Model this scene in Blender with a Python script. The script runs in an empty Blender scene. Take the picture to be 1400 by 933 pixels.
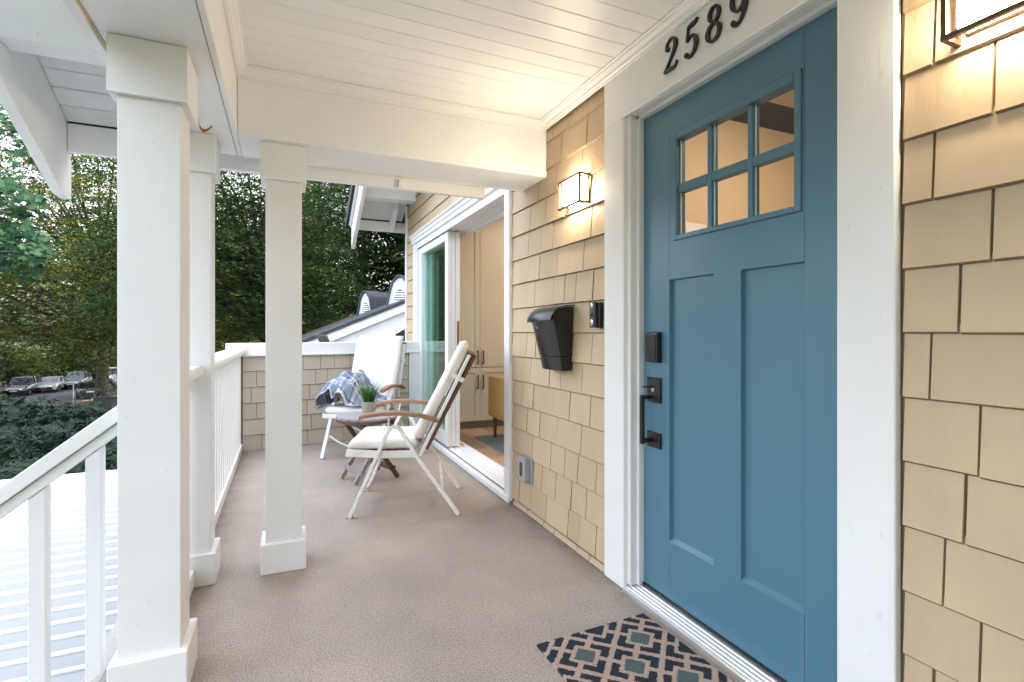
import bpy, bmesh, math, random
import numpy as np
from mathutils import Vector, Matrix
R=math.radians
scene=bpy.context.scene
COL=scene.collection
rng=random.Random(7)

# ------------------------------------------------------------------ camera, world, sun, exposure
H=1.15
TH=math.atan2(310,700)
cam_d=bpy.data.cameras.new('camera'); cam=bpy.data.objects.new('camera',cam_d); COL.objects.link(cam)
cam.location=(0,0,H); cam.rotation_euler=(R(90),0,-TH)
cam_d.sensor_width=36; cam_d.lens=18.0; cam_d.shift_y=-12.5/1400
cam_d.clip_start=.02; cam_d.clip_end=1000
scene.camera=cam
SUN_EL,SUN_AZ=R(30),R(78)      # azimuth clockwise from +Y
w=bpy.data.worlds.new('World'); scene.world=w; w.use_nodes=True
nt=w.node_tree; bg=nt.nodes['Background']
sky=nt.nodes.new('ShaderNodeTexSky'); sky.sky_type='NISHITA'; sky.sun_disc=False
sky.sun_elevation=SUN_EL; sky.sun_rotation=SUN_AZ; sky.air_density=1.0; sky.dust_density=7.0; sky.ozone_density=.3
hs_=nt.nodes.new('ShaderNodeHueSaturation'); hs_.inputs['Saturation'].default_value=.5; nt.links.new(sky.outputs[0],hs_.inputs['Color']); nt.links.new(hs_.outputs[0],bg.inputs[0]); bg.inputs[1].default_value=.15
sl=bpy.data.lights.new('sun','SUN'); so=bpy.data.objects.new('sun',sl); COL.objects.link(so)
sl.energy=.5; sl.angle=R(20); sl.color=(1,.86,.68)
sd=Vector((math.sin(SUN_AZ)*math.cos(SUN_EL),math.cos(SUN_AZ)*math.cos(SUN_EL),math.sin(SUN_EL)))
so.rotation_euler=sd.to_track_quat('Z','Y').to_euler(); so.location=(-5,-5,12)
scene.view_settings.view_transform='Standard'; scene.view_settings.look='None'
scene.view_settings.exposure=3.78; scene.view_settings.gamma=1
scene.render.engine='CYCLES'
scene.cycles.max_bounces=8; scene.cycles.diffuse_bounces=5; scene.cycles.glossy_bounces=4
scene.cycles.transmission_bounces=6; scene.cycles.transparent_max_bounces=10
scene.cycles.use_denoising=True
scene.cycles.sample_clamp_indirect=4

# ------------------------------------------------------------------ geometry of the view: world <-> depth/lateral
SF,CF=math.sin(TH),math.cos(TH)
def FS(a,s,z=0): return Vector((a*SF+s*CF, a*CF-s*SF, z))      # a metres ahead of the porch view, s to its right
def ray(u,v):
    s=(u-700)/700; t=(454-v)/700
    return Vector((SF+s*CF, CF-s*SF, t))
def y_on_wall(u,x):                                            # where a sight line at column u meets the plane x
    d=ray(u,454); return x/d.x*d.y

# ------------------------------------------------------------------ tagging helpers
ORG={}
def tag(o,label=None,cat=None,group=None,kind=None):
    if label: o['label']=label
    if cat: o['category']=cat
    if group: o['group']=group
    if kind: o['kind']=kind
    return o
def thing(name,label,cat,loc=(0,0,0),rz=0,group=None):
    o=bpy.data.objects.new(name,None); COL.objects.link(o); o.location=loc; o.rotation_euler=(0,0,rz)
    o.empty_display_size=.1
    ORG[o.name]=Vector(loc) if rz==0 else Vector((0,0,0))
    return tag(o,label,cat,group)
class MB:
    def __init__(s): s.bm=bmesh.new()
    def box(s,x0,x1,y0,y1,z0,z1):
        vs=[s.bm.verts.new((x,y,z)) for x in (x0,x1) for y in (y0,y1) for z in (z0,z1)]
        for f in ((0,1,3,2),(4,6,7,5),(0,4,5,1),(2,3,7,6),(0,2,6,4),(1,5,7,3)): s.bm.faces.new([vs[i] for i in f])
        return s
    def prism(s,pts,axis,a,b):
        """pts 2-D polygon; axis 'x','y','z' the extrusion axis"""
        def P(p,t):
            if axis=='x': return (t,p[0],p[1])
            if axis=='y': return (p[0],t,p[1])
            return (p[0],p[1],t)
        A=[s.bm.verts.new(P(p,a)) for p in pts]; B=[s.bm.verts.new(P(p,b)) for p in pts]
        n=len(pts); s.bm.faces.new(A); s.bm.faces.new(B[::-1])
        for i in range(n):
            j=(i+1)%n; s.bm.faces.new([A[j],A[i],B[i],B[j]])
        return s
    def bar(s,p0,p1,wd,ht,up=(0,0,1)):
        p0,p1=Vector(p0),Vector(p1); d=(p1-p0).normalized(); up=Vector(up)
        if abs(d.dot(up))>.98: up=Vector((1,0,0))
        sx=d.cross(up).normalized(); u=sx.cross(d)
        vs=[]
        for p in (p0,p1):
            for a,b in ((-1,-1),(1,-1),(1,1),(-1,1)): vs.append(s.bm.verts.new(p+sx*(a*wd/2)+u*(b*ht/2)))
        for f in ((3,2,1,0),(4,5,6,7),(0,1,5,4),(1,2,6,5),(2,3,7,6),(3,0,4,7)): s.bm.faces.new([vs[i] for i in f])
        return s
    def sweep(s,path,wd,ht,up=(0,0,1)):
        """rectangular section swept along a path"""
        path=[Vector(p) for p in path]; rings=[]
        for i,p in enumerate(path):
            d=(path[min(i+1,len(path)-1)]-path[max(i-1,0)]).normalized(); u0=Vector(up)
            if abs(d.dot(u0))>.98: u0=Vector((1,0,0))
            sx=d.cross(u0).normalized(); u=sx.cross(d)
            rings.append([s.bm.verts.new(p+sx*(a*wd/2)+u*(b*ht/2)) for a,b in ((-1,-1),(1,-1),(1,1),(-1,1))])
        for A,B in zip(rings,rings[1:]):
            for i in range(4): s.bm.faces.new([A[i],A[(i+1)%4],B[(i+1)%4],B[i]])
        s.bm.faces.new(rings[0][::-1]); s.bm.faces.new(rings[-1]); return s
    def tube(s,path,rad,n=8):
        path=[Vector(p) for p in path]; rings=[]; ref=Vector((0,0,1))
        if not hasattr(rad,'__len__'): rad=[rad]*len(path)
        for i,p in enumerate(path):
            d=(path[min(i+1,len(path)-1)]-path[max(i-1,0)]).normalized()
            r0=ref if abs(d.dot(ref))<.95 else Vector((1,0,0))
            a=d.cross(r0).normalized(); b=a.cross(d)
            rings.append([s.bm.verts.new(p+(a*math.cos(t)+b*math.sin(t))*rad[i]) for t in [2*math.pi*k/n for k in range(n)]])
        for A,B in zip(rings,rings[1:]):
            for i in range(n): s.bm.faces.new([A[i],A[(i+1)%n],B[(i+1)%n],B[i]])
        s.bm.faces.new(rings[0][::-1]); s.bm.faces.new(rings[-1]); return s
    def lathe(s,prof,c=(0,0,0),n=28,axis='z'):
        rings=[]
        for r,h in prof:
            ring=[]
            for k in range(n):
                t=2*math.pi*k/n; a,b=r*math.cos(t),r*math.sin(t)
                p=(a,b,h) if axis=='z' else ((h,a,b) if axis=='x' else (b,h,a))
                ring.append(s.bm.verts.new(Vector(p)+Vector(c)))
            rings.append(ring)
        for A,B in zip(rings,rings[1:]):
            for i in range(n): s.bm.faces.new([A[i],A[(i+1)%n],B[(i+1)%n],B[i]])
        s.bm.faces.new(rings[0][::-1]); s.bm.faces.new(rings[-1]); return s
    def loft(s,sections,cap=True):
        rings=[[s.bm.verts.new(p) for p in sec] for sec in sections]; n=len(rings[0])
        for A,B in zip(rings,rings[1:]):
            for i in range(n): s.bm.faces.new([A[i],A[(i+1)%n],B[(i+1)%n],B[i]])
        if cap: s.bm.faces.new(rings[0][::-1]); s.bm.faces.new(rings[-1])
        return s
    def mesh(s,name,m,bevel=0,smooth=False,seg=1):
        bm=s.bm
        bmesh.ops.recalc_face_normals(bm,faces=bm.faces)
        if bevel:
            es=[e for e in bm.edges if len(e.link_faces)==2 and e.calc_face_angle(0)>.5]
            bmesh.ops.bevel(bm,geom=es,offset=bevel,segments=seg,affect='EDGES',profile=.6,clamp_overlap=True)
        me=bpy.data.meshes.new(name); bm.to_mesh(me); bm.free()
        if m: me.materials.append(m)
        if smooth:
            for p in me.polygons: p.use_smooth=True
        return me
    def build(s,name,m,parent=None,bevel=0,smooth=False,seg=1,local=False):
        if parent is not None and not local:
            o0=ORG.get(parent.name,Vector((0,0,0)))
            if o0.length>0: bmesh.ops.translate(s.bm,verts=s.bm.verts,vec=-o0)
        me=s.mesh(name,m,bevel,smooth,seg)
        o=bpy.data.objects.new(name,me); COL.objects.link(o)
        if parent is not None:
            o.parent=parent; ORG[o.name]=ORG.get(parent.name,Vector((0,0,0)))
        if smooth and bevel==0 and smooth!='all': pass
        return o
def smooth_by_angle(o,ang=40):
    me=o.data
    me.set_sharp_from_angle(angle=R(ang))
    return o
def children(o): return [c for c in bpy.data.objects if c.parent==o]
def copy_tree(o,parent=None):
    kids={}
    for x in bpy.data.objects:
        if x.parent: kids.setdefault(x.parent.name,[]).append(x)
    def rec(a,p):
        c=a.copy(); COL.objects.link(c)
        if p: c.parent=p
        for k in kids.get(a.name,[]): rec(k,c)
        return c
    return rec(o,parent)

# ------------------------------------------------------------------ materials
def newmat(name):
    m=bpy.data.materials.new(name); m.use_nodes=True
    nt=m.node_tree; b=nt.nodes['Principled BSDF']; return m,nt,b
def N(nt,t,**k):
    n=nt.nodes.new(t)
    for a,v in k.items(): setattr(n,a,v)
    return n
def pos(nt,scale=(1,1,1),obj=False):
    mp=N(nt,'ShaderNodeMapping'); mp.inputs['Scale'].default_value=scale
    if obj: t=N(nt,'ShaderNodeTexCoord'); nt.links.new(t.outputs['Object'],mp.inputs[0])
    else: g=N(nt,'ShaderNodeNewGeometry'); nt.links.new(g.outputs['Position'],mp.inputs[0])
    return mp
def noise(nt,scale,detail=3,vec=None,rough=.55):
    n=N(nt,'ShaderNodeTexNoise'); n.inputs['Scale'].default_value=scale; n.inputs['Detail'].default_value=detail; n.inputs['Roughness'].default_value=rough
    if vec: nt.links.new(vec.outputs[0],n.inputs['Vector'])
    return n
def maprange(nt,src,a,b,c,d):
    n=N(nt,'ShaderNodeMapRange'); nt.links.new(src,n.inputs[0])
    for i,v in zip((1,2,3,4),(a,b,c,d)): n.inputs[i].default_value=v
    return n
def mat(name,col,rough=.5,var=.08,vs=6,bump=0,bs=60,metal=0,stretch=(1,1,1),objrand=0,obj=False,spec=.5,coat=0,spots=0,hue=None):
    m,nt,b=newmat(name)
    b.inputs['Roughness'].default_value=rough; b.inputs['Metallic'].default_value=metal
    b.inputs['Specular IOR Level'].default_value=spec
    b.inputs['Coat Weight'].default_value=coat
    p=pos(nt,stretch,obj)
    n1=noise(nt,vs,4,p)
    f=maprange(nt,n1.outputs[0],.3,.7,1-var,1+var).outputs[0]
    if objrand:
        oi=N(nt,'ShaderNodeObjectInfo'); r=maprange(nt,oi.outputs['Random'],0,1,1-objrand,1+objrand)
        mu=N(nt,'ShaderNodeMath',operation='MULTIPLY'); nt.links.new(f,mu.inputs[0]); nt.links.new(r.outputs[0],mu.inputs[1]); f=mu.outputs[0]
    if spots:
        n3=noise(nt,55,2,p); s2=maprange(nt,n3.outputs[0],.70,.76,1,1-spots)
        mu=N(nt,'ShaderNodeMath',operation='MULTIPLY'); nt.links.new(f,mu.inputs[0]); nt.links.new(s2.outputs[0],mu.inputs[1]); f=mu.outputs[0]
    mx=N(nt,'ShaderNodeMix',data_type='RGBA',blend_type='MULTIPLY'); mx.inputs[0].default_value=1
    mx.inputs[6].default_value=(*col,1)
    cc=N(nt,'ShaderNodeCombineColor'); 
    for i in range(3): nt.links.new(f,cc.inputs[i])
    nt.links.new(cc.outputs[0],mx.inputs[7])
    nt.links.new(mx.outputs[2],b.inputs['Base Color'])
    rr=maprange(nt,n1.outputs[0],.3,.7,max(0,rough-.06),min(1,rough+.06)); nt.links.new(rr.outputs[0],b.inputs['Roughness'])
    if bump:
        n2=noise(nt,bs,4,p); bp=N(nt,'ShaderNodeBump'); bp.inputs['Strength'].default_value=bump; bp.inputs['Distance'].default_value=.004
        nt.links.new(n2.outputs[0],bp.inputs['Height']); nt.links.new(bp.outputs[0],b.inputs['Normal'])
    return m
def wood(name,c0,c1,axis='x',rough=.5,scale=14,bump=.2,objrand=.1):
    m,nt,b=newmat(name); st={'x':(.08,1,1),'y':(1,.08,1),'z':(1,1,.08)}[axis]
    p=pos(nt,st,True); n=noise(nt,scale*3,5,p,.65)
    cr=N(nt,'ShaderNodeValToRGB'); cr.color_ramp.elements[0].color=(*c0,1); cr.color_ramp.elements[1].color=(*c1,1)
    cr.color_ramp.elements[0].position=.3; cr.color_ramp.elements[1].position=.7
    nt.links.new(n.outputs[0],cr.inputs[0])
    oi=N(nt,'ShaderNodeObjectInfo'); r=maprange(nt,oi.outputs['Random'],0,1,1-objrand,1+objrand)
    hv=N(nt,'ShaderNodeHueSaturation'); nt.links.new(cr.outputs[0],hv.inputs['Color']); nt.links.new(r.outputs[0],hv.inputs['Value'])
    nt.links.new(hv.outputs[0],b.inputs['Base Color']); b.inputs['Roughness'].default_value=rough
    bp=N(nt,'ShaderNodeBump'); bp.inputs['Strength'].default_value=bump; bp.inputs['Distance'].default_value=.002
    nt.links.new(n.outputs[0],bp.inputs['Height']); nt.links.new(bp.outputs[0],b.inputs['Normal'])
    return m
def leafmat(name,cols,trans=.35,rough=.6):
    m,nt,b=newmat(name)
    g=N(nt,'ShaderNodeNewGeometry'); cr=N(nt,'ShaderNodeValToRGB')
    el=cr.color_ramp.elements
    while len(el)<len(cols): el.new(.5)
    for i,c in enumerate(cols): el[i].position=i/(len(cols)-1); el[i].color=(*c,1)
    nz=noise(nt,.5,3,pos(nt)); 
    ad=N(nt,'ShaderNodeMath',operation='ADD'); nt.links.new(g.outputs['Random Per Island'],ad.inputs[0])
    mr=maprange(nt,nz.outputs[0],.3,.7,-.35,.35); nt.links.new(mr.outputs[0],ad.inputs[1]); nt.links.new(ad.outputs[0],cr.inputs[0])
    nt.links.new(cr.outputs[0],b.inputs['Base Color']); b.inputs['Roughness'].default_value=rough; b.inputs['Specular IOR Level'].default_value=.14
    t=N(nt,'ShaderNodeBsdfTranslucent'); nt.links.new(cr.outputs[0],t.inputs[0])
    ms=N(nt,'ShaderNodeMixShader'); ms.inputs[0].default_value=trans
    nt.links.new(b.outputs[0],ms.inputs[1]); nt.links.new(t.outputs[0],ms.inputs[2]); nt.links.new(ms.outputs[0],nt.nodes['Material Output'].inputs[0])
    return m
def emit(name,col,strength):
    m,nt,b=newmat(name); e=N(nt,'ShaderNodeEmission'); e.inputs[0].default_value=(*col,1); e.inputs[1].default_value=strength
    nt.links.new(e.outputs[0],nt.nodes['Material Output'].inputs[0]); return m
def glass(name,tint=(1,1,1),refl=1.0,base=.0):
    m,nt,b=newmat(name)
    t=N(nt,'ShaderNodeBsdfTransparent'); t.inputs[0].default_value=(*tint,1)
    g=N(nt,'ShaderNodeBsdfGlossy'); g.inputs['Roughness'].default_value=.0; g.inputs[0].default_value=(.95,1,.98,1)
    fr=N(nt,'ShaderNodeFresnel'); fr.inputs[0].default_value=1.5
    gb=N(nt,'ShaderNodeNewGeometry'); iv=N(nt,'ShaderNodeMath',operation='SUBTRACT'); iv.inputs[0].default_value=1; nt.links.new(gb.outputs['Backfacing'],iv.inputs[1])
    f0=maprange(nt,fr.outputs[0],0,1,base,refl); f=N(nt,'ShaderNodeMath',operation='MULTIPLY'); nt.links.new(f0.outputs[0],f.inputs[0]); nt.links.new(iv.outputs[0],f.inputs[1])
    ms=N(nt,'ShaderNodeMixShader'); nt.links.new(f.outputs[0],ms.inputs[0]); nt.links.new(t.outputs[0],ms.inputs[1]); nt.links.new(g.outputs[0],ms.inputs[2])
    nt.links.new(ms.outputs[0],nt.nodes['Material Output'].inputs[0]); return m
WHITE=(.80,.80,.79)
M={}
M['white']=mat('white paint',WHITE,.42,.03,3,.10,45,spots=.12)
M['white_rough']=mat('white rough sawn paint',WHITE,.55,.035,4,.22,60,stretch=(1,1,.35),spots=.12)
M['white_wood']=mat('white painted boards',(.81,.805,.795),.42,.015,5,.03,40,objrand=.02)
M['soffit']=mat('white soffit boards',(.72,.72,.71),.5,.06,8,.35,30,objrand=.05)
M['vinyl']=mat('white vinyl',(.80,.805,.81),.55,.015,3,spec=.25)
M['alu']=mat('white powder coat',(.80,.79,.76),.3,.02,8)
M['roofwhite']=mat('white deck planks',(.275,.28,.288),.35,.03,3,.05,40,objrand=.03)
M['shingle']=mat('tan shingle paint',(.53,.40,.255),.55,.08,6,.45,55,stretch=(1,1,.35),objrand=.05)
M['butt_shade']=mat('painted shingle butt shade',(.20,.145,.085),.8,.15,9)  # dark brown painted on the butts as the shadow line under each course
M['shingle_gap']=mat('tan shingle backing',(.16,.125,.085),.7,.1,5)
M['shingle_end']=mat('grey tan shingle paint',(.47,.40,.32),.6,.05,5,.35,55,objrand=.04)
M['door']=mat('blue door paint',(.080,.195,.272),.33,.035,2.2,.06,25,spec=.5)
M['black']=mat('black metal',(.012,.012,.013),.35,.1,8,.05,80)
M['blackbox']=mat('black mailbox enamel',(.010,.011,.013),.28,.1,5,.03,40)
M['bronze']=mat('bronze metal',(.11,.075,.05),.35,.1,10,metal=.8)
M['chrome']=mat('steel',(.6,.6,.6),.25,.05,8,metal=1)
M['brass']=mat('brass',(.45,.32,.12),.35,.08,9,metal=1)
M['greyplastic']=mat('grey plastic',(.33,.34,.35),.5,.04,8)
M['greydark']=mat('dark grey window',(.07,.075,.08),.2,.04,8)
M['thresh']=mat('aluminium threshold',(.62,.62,.61),.35,.06,12,.05,60,metal=.7,stretch=(1,.1,1))
M['lampglass']=emit('lit lamp glass',(1,.82,.62),8.2)
M['teak']=wood('teak arm',(.20,.10,.055),(.36,.20,.12),'x')
M['teakdark']=wood('teak slat red brown',(.085,.03,.018),(.16,.06,.035),'y')
M['teaktable']=wood('teak table leg',(.07,.032,.022),(.15,.075,.05),'z')
M['teakgrey']=wood('weathered teak',(.22,.205,.20),(.37,.35,.34),'x')
M['cushion']=mat('cream cushion cloth',(.80,.765,.70),.9,.03,5,.45,38,obj=True)
M['cushionwhite']=mat('white cushion cloth',(.81,.80,.78),.9,.03,5,.45,38,obj=True)
M['pot']=mat('ribbed stone pot',(.40,.35,.32),.8,.06,40,.2,200)
M['grassleaf']=leafmat('potted grass blades',[(.03,.10,.02),(.07,.20,.04),(.12,.26,.06)],.25)
M['leather']=mat('mustard leather',(.36,.165,.045),.42,.05,6,.12,140)
M['cabinet']=mat('cabinet paint',(.56,.51,.44),.4,.02,3)
M['inwall']=mat('warm interior wall',(.60,.47,.33),.7,.02,3)
M['inceil']=mat('interior ceiling',(.7,.66,.6),.7,.02,3)
M['rug']=mat('grey green rug',(.17,.18,.165),.95,.1,30,.4,300)
M['kick']=mat('grey toe kick',(.27,.25,.23),.6,.05,5)
M['oak']=wood('oak floor',(.33,.20,.115),(.47,.31,.19),'y',.45,6,.05,.16)
M['asphalt']=mat('asphalt',(.075,.078,.085),.85,.15,2,.3,60)
M['leafground']=mat('leaf strewn ground',(.12,.075,.05),.95,.35,9,.4,60)
M['lawn']=mat('ground cover',(.022,.032,.014),.95,.4,3,.5,30,spec=.02)
M['bark']=mat('bark',(.036,.030,.024),.9,.4,5,.9,18,stretch=(3,3,.6))
M['barklight']=mat('grey bark',(.12,.115,.105),.9,.35,6,.8,18,stretch=(3,3,.5))
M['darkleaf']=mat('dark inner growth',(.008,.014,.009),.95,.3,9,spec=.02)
M['planter']=mat('dark planter timber',(.03,.026,.024),.8,.2,8,.3,40)
M['stucco']=mat('white stucco',(.74,.77,.80),.8,.03,2,.3,40)
M['slate']=mat('dark slate roofing',(.03,.034,.042),.6,.2,14,.5,40)
M['slatelight']=mat('slate roofing',(.042,.05,.062),.6,.15,14,.5,40,objrand=.3)
M['moss']=mat('mossy roof edge',(.14,.08,.04),.95,.4,20,.5,50)
M['darkgap']=mat('dark opening',(.015,.014,.013),.8,.1,5)
M['roofdark']=mat('dark roof edge',(.02,.021,.024),.6,.2,8,.3,40)
M['vinylfloor_edge']=mat('grey deck edge',(.20,.185,.17),.7,.1,30,.3,160)
M['flash']=mat('ribbed flashing',(.42,.39,.36),.6,.1,60,.7,220)
M['glassdoor']=glass('door pane glass',(.97,.98,.96),1,0.0)
M['glassslide']=glass('green tinted glass',(.84,.93,.905),1.0,.06)
M['carglass']=mat('car glass',(.02,.025,.03),.06,.05,3,spec=.8)
M['tyre']=mat('tyre rubber',(.015,.015,.015),.85,.1,9)
M['rim']=mat('alloy rim',(.5,.5,.52),.3,.05,9,metal=.9)
M['headlight']=mat('headlamp lens',(.75,.76,.78),.1,.03,9)
M['taillight']=mat('tail lamp lens',(.35,.02,.02),.15,.03,9)
M['plate']=mat('licence plate',(.6,.62,.62),.4,.03,9)
def paint(n,c): return mat(n,c,.22,.03,2,coat=.6)
def mth(nt,op,a,b=None,c=None):
    n=N(nt,'ShaderNodeMath',operation=op)
    for i,v in enumerate((a,b,c)):
        if v is None: continue
        if isinstance(v,(int,float)): n.inputs[i].default_value=v
        else: nt.links.new(v,n.inputs[i])
    return n.outputs[0]
def mixc(nt,f,a,b):
    n=N(nt,'ShaderNodeMix',data_type='RGBA'); nt.links.new(f,n.inputs[0])
    for i,v in ((6,a),(7,b)):
        if isinstance(v,tuple): n.inputs[i].default_value=(*v,1)
        else: nt.links.new(v,n.inputs[i])
    return n.outputs[2]
# porch floor: speckled vinyl deck
def floor_mat():
    m,nt,b=newmat('speckled deck vinyl'); p=pos(nt)
    n1=noise(nt,340,2,p,.7); n2=noise(nt,150,3,p,.7); n3=noise(nt,1.6,6,p,.62); n4=noise(nt,38,2,p)
    cr=N(nt,'ShaderNodeValToRGB'); e=cr.color_ramp.elements
    e[0].position=.39; e[0].color=(.16,.13,.11,1); e[1].position=.59; e[1].color=(.50,.44,.39,1)
    k=e.new(.48); k.color=(.365,.302,.254,1)
    a=N(nt,'ShaderNodeMath',operation='MULTIPLY_ADD'); nt.links.new(n2.outputs[0],a.inputs[0]); a.inputs[1].default_value=.55
    s=N(nt,'ShaderNodeMath',operation='MULTIPLY'); nt.links.new(n1.outputs[0],s.inputs[0]); s.inputs[1].default_value=.45; nt.links.new(s.outputs[0],a.inputs[2])
    nt.links.new(a.outputs[0],cr.inputs[0])
    hv=N(nt,'ShaderNodeHueSaturation'); nt.links.new(cr.outputs[0],hv.inputs['Color'])
    st=maprange(nt,n3.outputs[0],.3,.7,.84,1.13)
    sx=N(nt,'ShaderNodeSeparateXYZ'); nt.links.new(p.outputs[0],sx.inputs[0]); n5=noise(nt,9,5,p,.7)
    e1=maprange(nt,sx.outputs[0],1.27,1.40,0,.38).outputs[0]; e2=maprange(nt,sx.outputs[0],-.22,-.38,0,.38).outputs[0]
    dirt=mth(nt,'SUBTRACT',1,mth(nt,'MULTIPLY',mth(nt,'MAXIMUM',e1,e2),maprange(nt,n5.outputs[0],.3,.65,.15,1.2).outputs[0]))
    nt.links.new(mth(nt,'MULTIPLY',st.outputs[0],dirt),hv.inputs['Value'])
    sp_=maprange(nt,n4.outputs[0],.735,.76,0,.7); cx_=mixc(nt,sp_.outputs[0],hv.outputs[0],(.07,.055,.045)); nt.links.new(cx_,b.inputs['Base Color']); b.inputs['Roughness'].default_value=.62; b.inputs['Specular IOR Level'].default_value=.35
    bp=N(nt,'ShaderNodeBump'); bp.inputs['Strength'].default_value=.12; bp.inputs['Distance'].default_value=.0015
    nt.links.new(a.outputs[0],bp.inputs['Height']); nt.links.new(bp.outputs[0],b.inputs['Normal']); return m
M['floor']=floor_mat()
def mat_rug():
    m,nt,b=newmat('lattice doormat pile')
    t=N(nt,'ShaderNodeTexCoord'); sx=N(nt,'ShaderNodeSeparateXYZ'); 
    nz=noise(nt,160,2); nt.links.new(t.outputs['Object'],nz.inputs['Vector'])
    nt.links.new(t.outputs['Object'],sx.inputs[0]); x,y=sx.outputs[0],sx.outputs[1]
    j=mth(nt,'MULTIPLY',mth(nt,'SUBTRACT',nz.outputs[0],.5),.017)
    p=mth(nt,'SUBTRACT',mth(nt,'ADD',mth(nt,'MULTIPLY',mth(nt,'ADD',x,y),.70711),j),.0989); q=mth(nt,'ADD',mth(nt,'ADD',mth(nt,'MULTIPLY',mth(nt,'SUBTRACT',x,y),.70711),j),.0969)
    L=.1705
    def cell(v): return mth(nt,'MULTIPLY',mth(nt,'SUBTRACT',mth(nt,'FRACT',mth(nt,'ADD',mth(nt,'DIVIDE',v,L),.5)),.5),L)
    pc,qc=cell(p),cell(q)
    ap,aq=mth(nt,'ABSOLUTE',pc),mth(nt,'ABSOLUTE',qc); mxd=mth(nt,'MAXIMUM',ap,aq)
    sq=mth(nt,'LESS_THAN',mxd,.033)
    ring=mth(nt,'MULTIPLY',mth(nt,'GREATER_THAN',mxd,.048),mth(nt,'LESS_THAN',mxd,.0755))
    # gaps: where the pink bars join neighbouring rings
    g1=mth(nt,'GREATER_THAN',mth(nt,'ABSOLUTE',mth(nt,'SUBTRACT',pc,.004)),.010); g2=mth(nt,'GREATER_THAN',mth(nt,'ABSOLUTE',mth(nt,'ADD',qc,.004)),.010)
    ring=mth(nt,'MULTIPLY',ring,mth(nt,'MULTIPLY',g1,g2))
    p0=mth(nt,'ADD',mth(nt,'SUBTRACT',p,pc),.0989); q0=mth(nt,'SUBTRACT',mth(nt,'SUBTRACT',q,qc),.0969)
    xc=mth(nt,'ABSOLUTE',mth(nt,'MULTIPLY',mth(nt,'ADD',p0,q0),.70711)); yc=mth(nt,'ABSOLUTE',mth(nt,'MULTIPLY',mth(nt,'SUBTRACT',p0,q0),.70711))
    whole=mth(nt,'MULTIPLY',mth(nt,'LESS_THAN',xc,.205),mth(nt,'LESS_THAN',yc,.35))
    c=mixc(nt,mth(nt,'MULTIPLY',sq,whole),(.50,.375,.31),(.105,.145,.145)); c=mixc(nt,mth(nt,'MULTIPLY',sq,mth(nt,'SUBTRACT',1,whole)),c,(.033,.043,.055)); c=mixc(nt,ring,c,(.033,.043,.055))
    fn=noise(nt,420,2); nt.links.new(t.outputs['Object'],fn.inputs['Vector'])
    hv=N(nt,'ShaderNodeHueSaturation'); nt.links.new(c,hv.inputs['Color']); v=maprange(nt,fn.outputs[0],.3,.7,.55,1.45); nt.links.new(v.outputs[0],hv.inputs['Value'])
    nt.links.new(hv.outputs[0],b.inputs['Base Color']); b.inputs['Roughness'].default_value=.97; b.inputs['Specular IOR Level'].default_value=.1
    bp=N(nt,'ShaderNodeBump'); bp.inputs['Strength'].default_value=.9; bp.inputs['Distance'].default_value=.004
    nt.links.new(fn.outputs[0],bp.inputs['Height']); nt.links.new(bp.outputs[0],b.inputs['Normal']); return m
M['doormat']=mat_rug()
def plaid():
    m,nt,b=newmat('blue plaid wool'); uv=N(nt,'ShaderNodeUVMap'); sx=N(nt,'ShaderNodeSeparateXYZ'); nt.links.new(uv.outputs[0],sx.inputs[0])
    def stripe(v,per,c,wd): return mth(nt,'LESS_THAN',mth(nt,'ABSOLUTE',mth(nt,'SUBTRACT',mth(nt,'FRACT',mth(nt,'DIVIDE',v,per)),c)),wd)
    col=(.30,.34,.41)
    c=None
    for v in (sx.outputs[0],sx.outputs[1]):
        band=stripe(v,.13,.30,.17); w1=stripe(v,.13,.78,.045); k1=stripe(v,.13,.60,.035); w2=stripe(v,.13,.05,.018)
        c=mixc(nt,mth(nt,'MULTIPLY',band,.45),c if c is not None else col,(.15,.19,.27))
        c=mixc(nt,mth(nt,'MULTIPLY',w1,.75),c,(.70,.72,.75)); c=mixc(nt,mth(nt,'MULTIPLY',w2,.6),c,(.6,.62,.66)); c=mixc(nt,mth(nt,'MULTIPLY',k1,.75),c,(.03,.035,.06))
    wv=noise(nt,240,2); nt.links.new(uv.outputs[0],wv.inputs['Vector'])
    hv=N(nt,'ShaderNodeHueSaturation'); nt.links.new(c,hv.inputs['Color']); v=maprange(nt,wv.outputs[0],.3,.7,.8,1.2); nt.links.new(v.outputs[0],hv.inputs['Value'])
    nt.links.new(hv.outputs[0],b.inputs['Base Color']); b.inputs['Roughness'].default_value=.95; b.inputs['Specular IOR Level'].default_value=.1
    bp=N(nt,'ShaderNodeBump'); bp.inputs['Strength'].default_value=.5; bp.inputs['Distance'].default_value=.003
    nt.links.new(wv.outputs[0],bp.inputs['Height']); nt.links.new(bp.outputs[0],b.inputs['Normal']); return m
M['plaid']=plaid()

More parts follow.
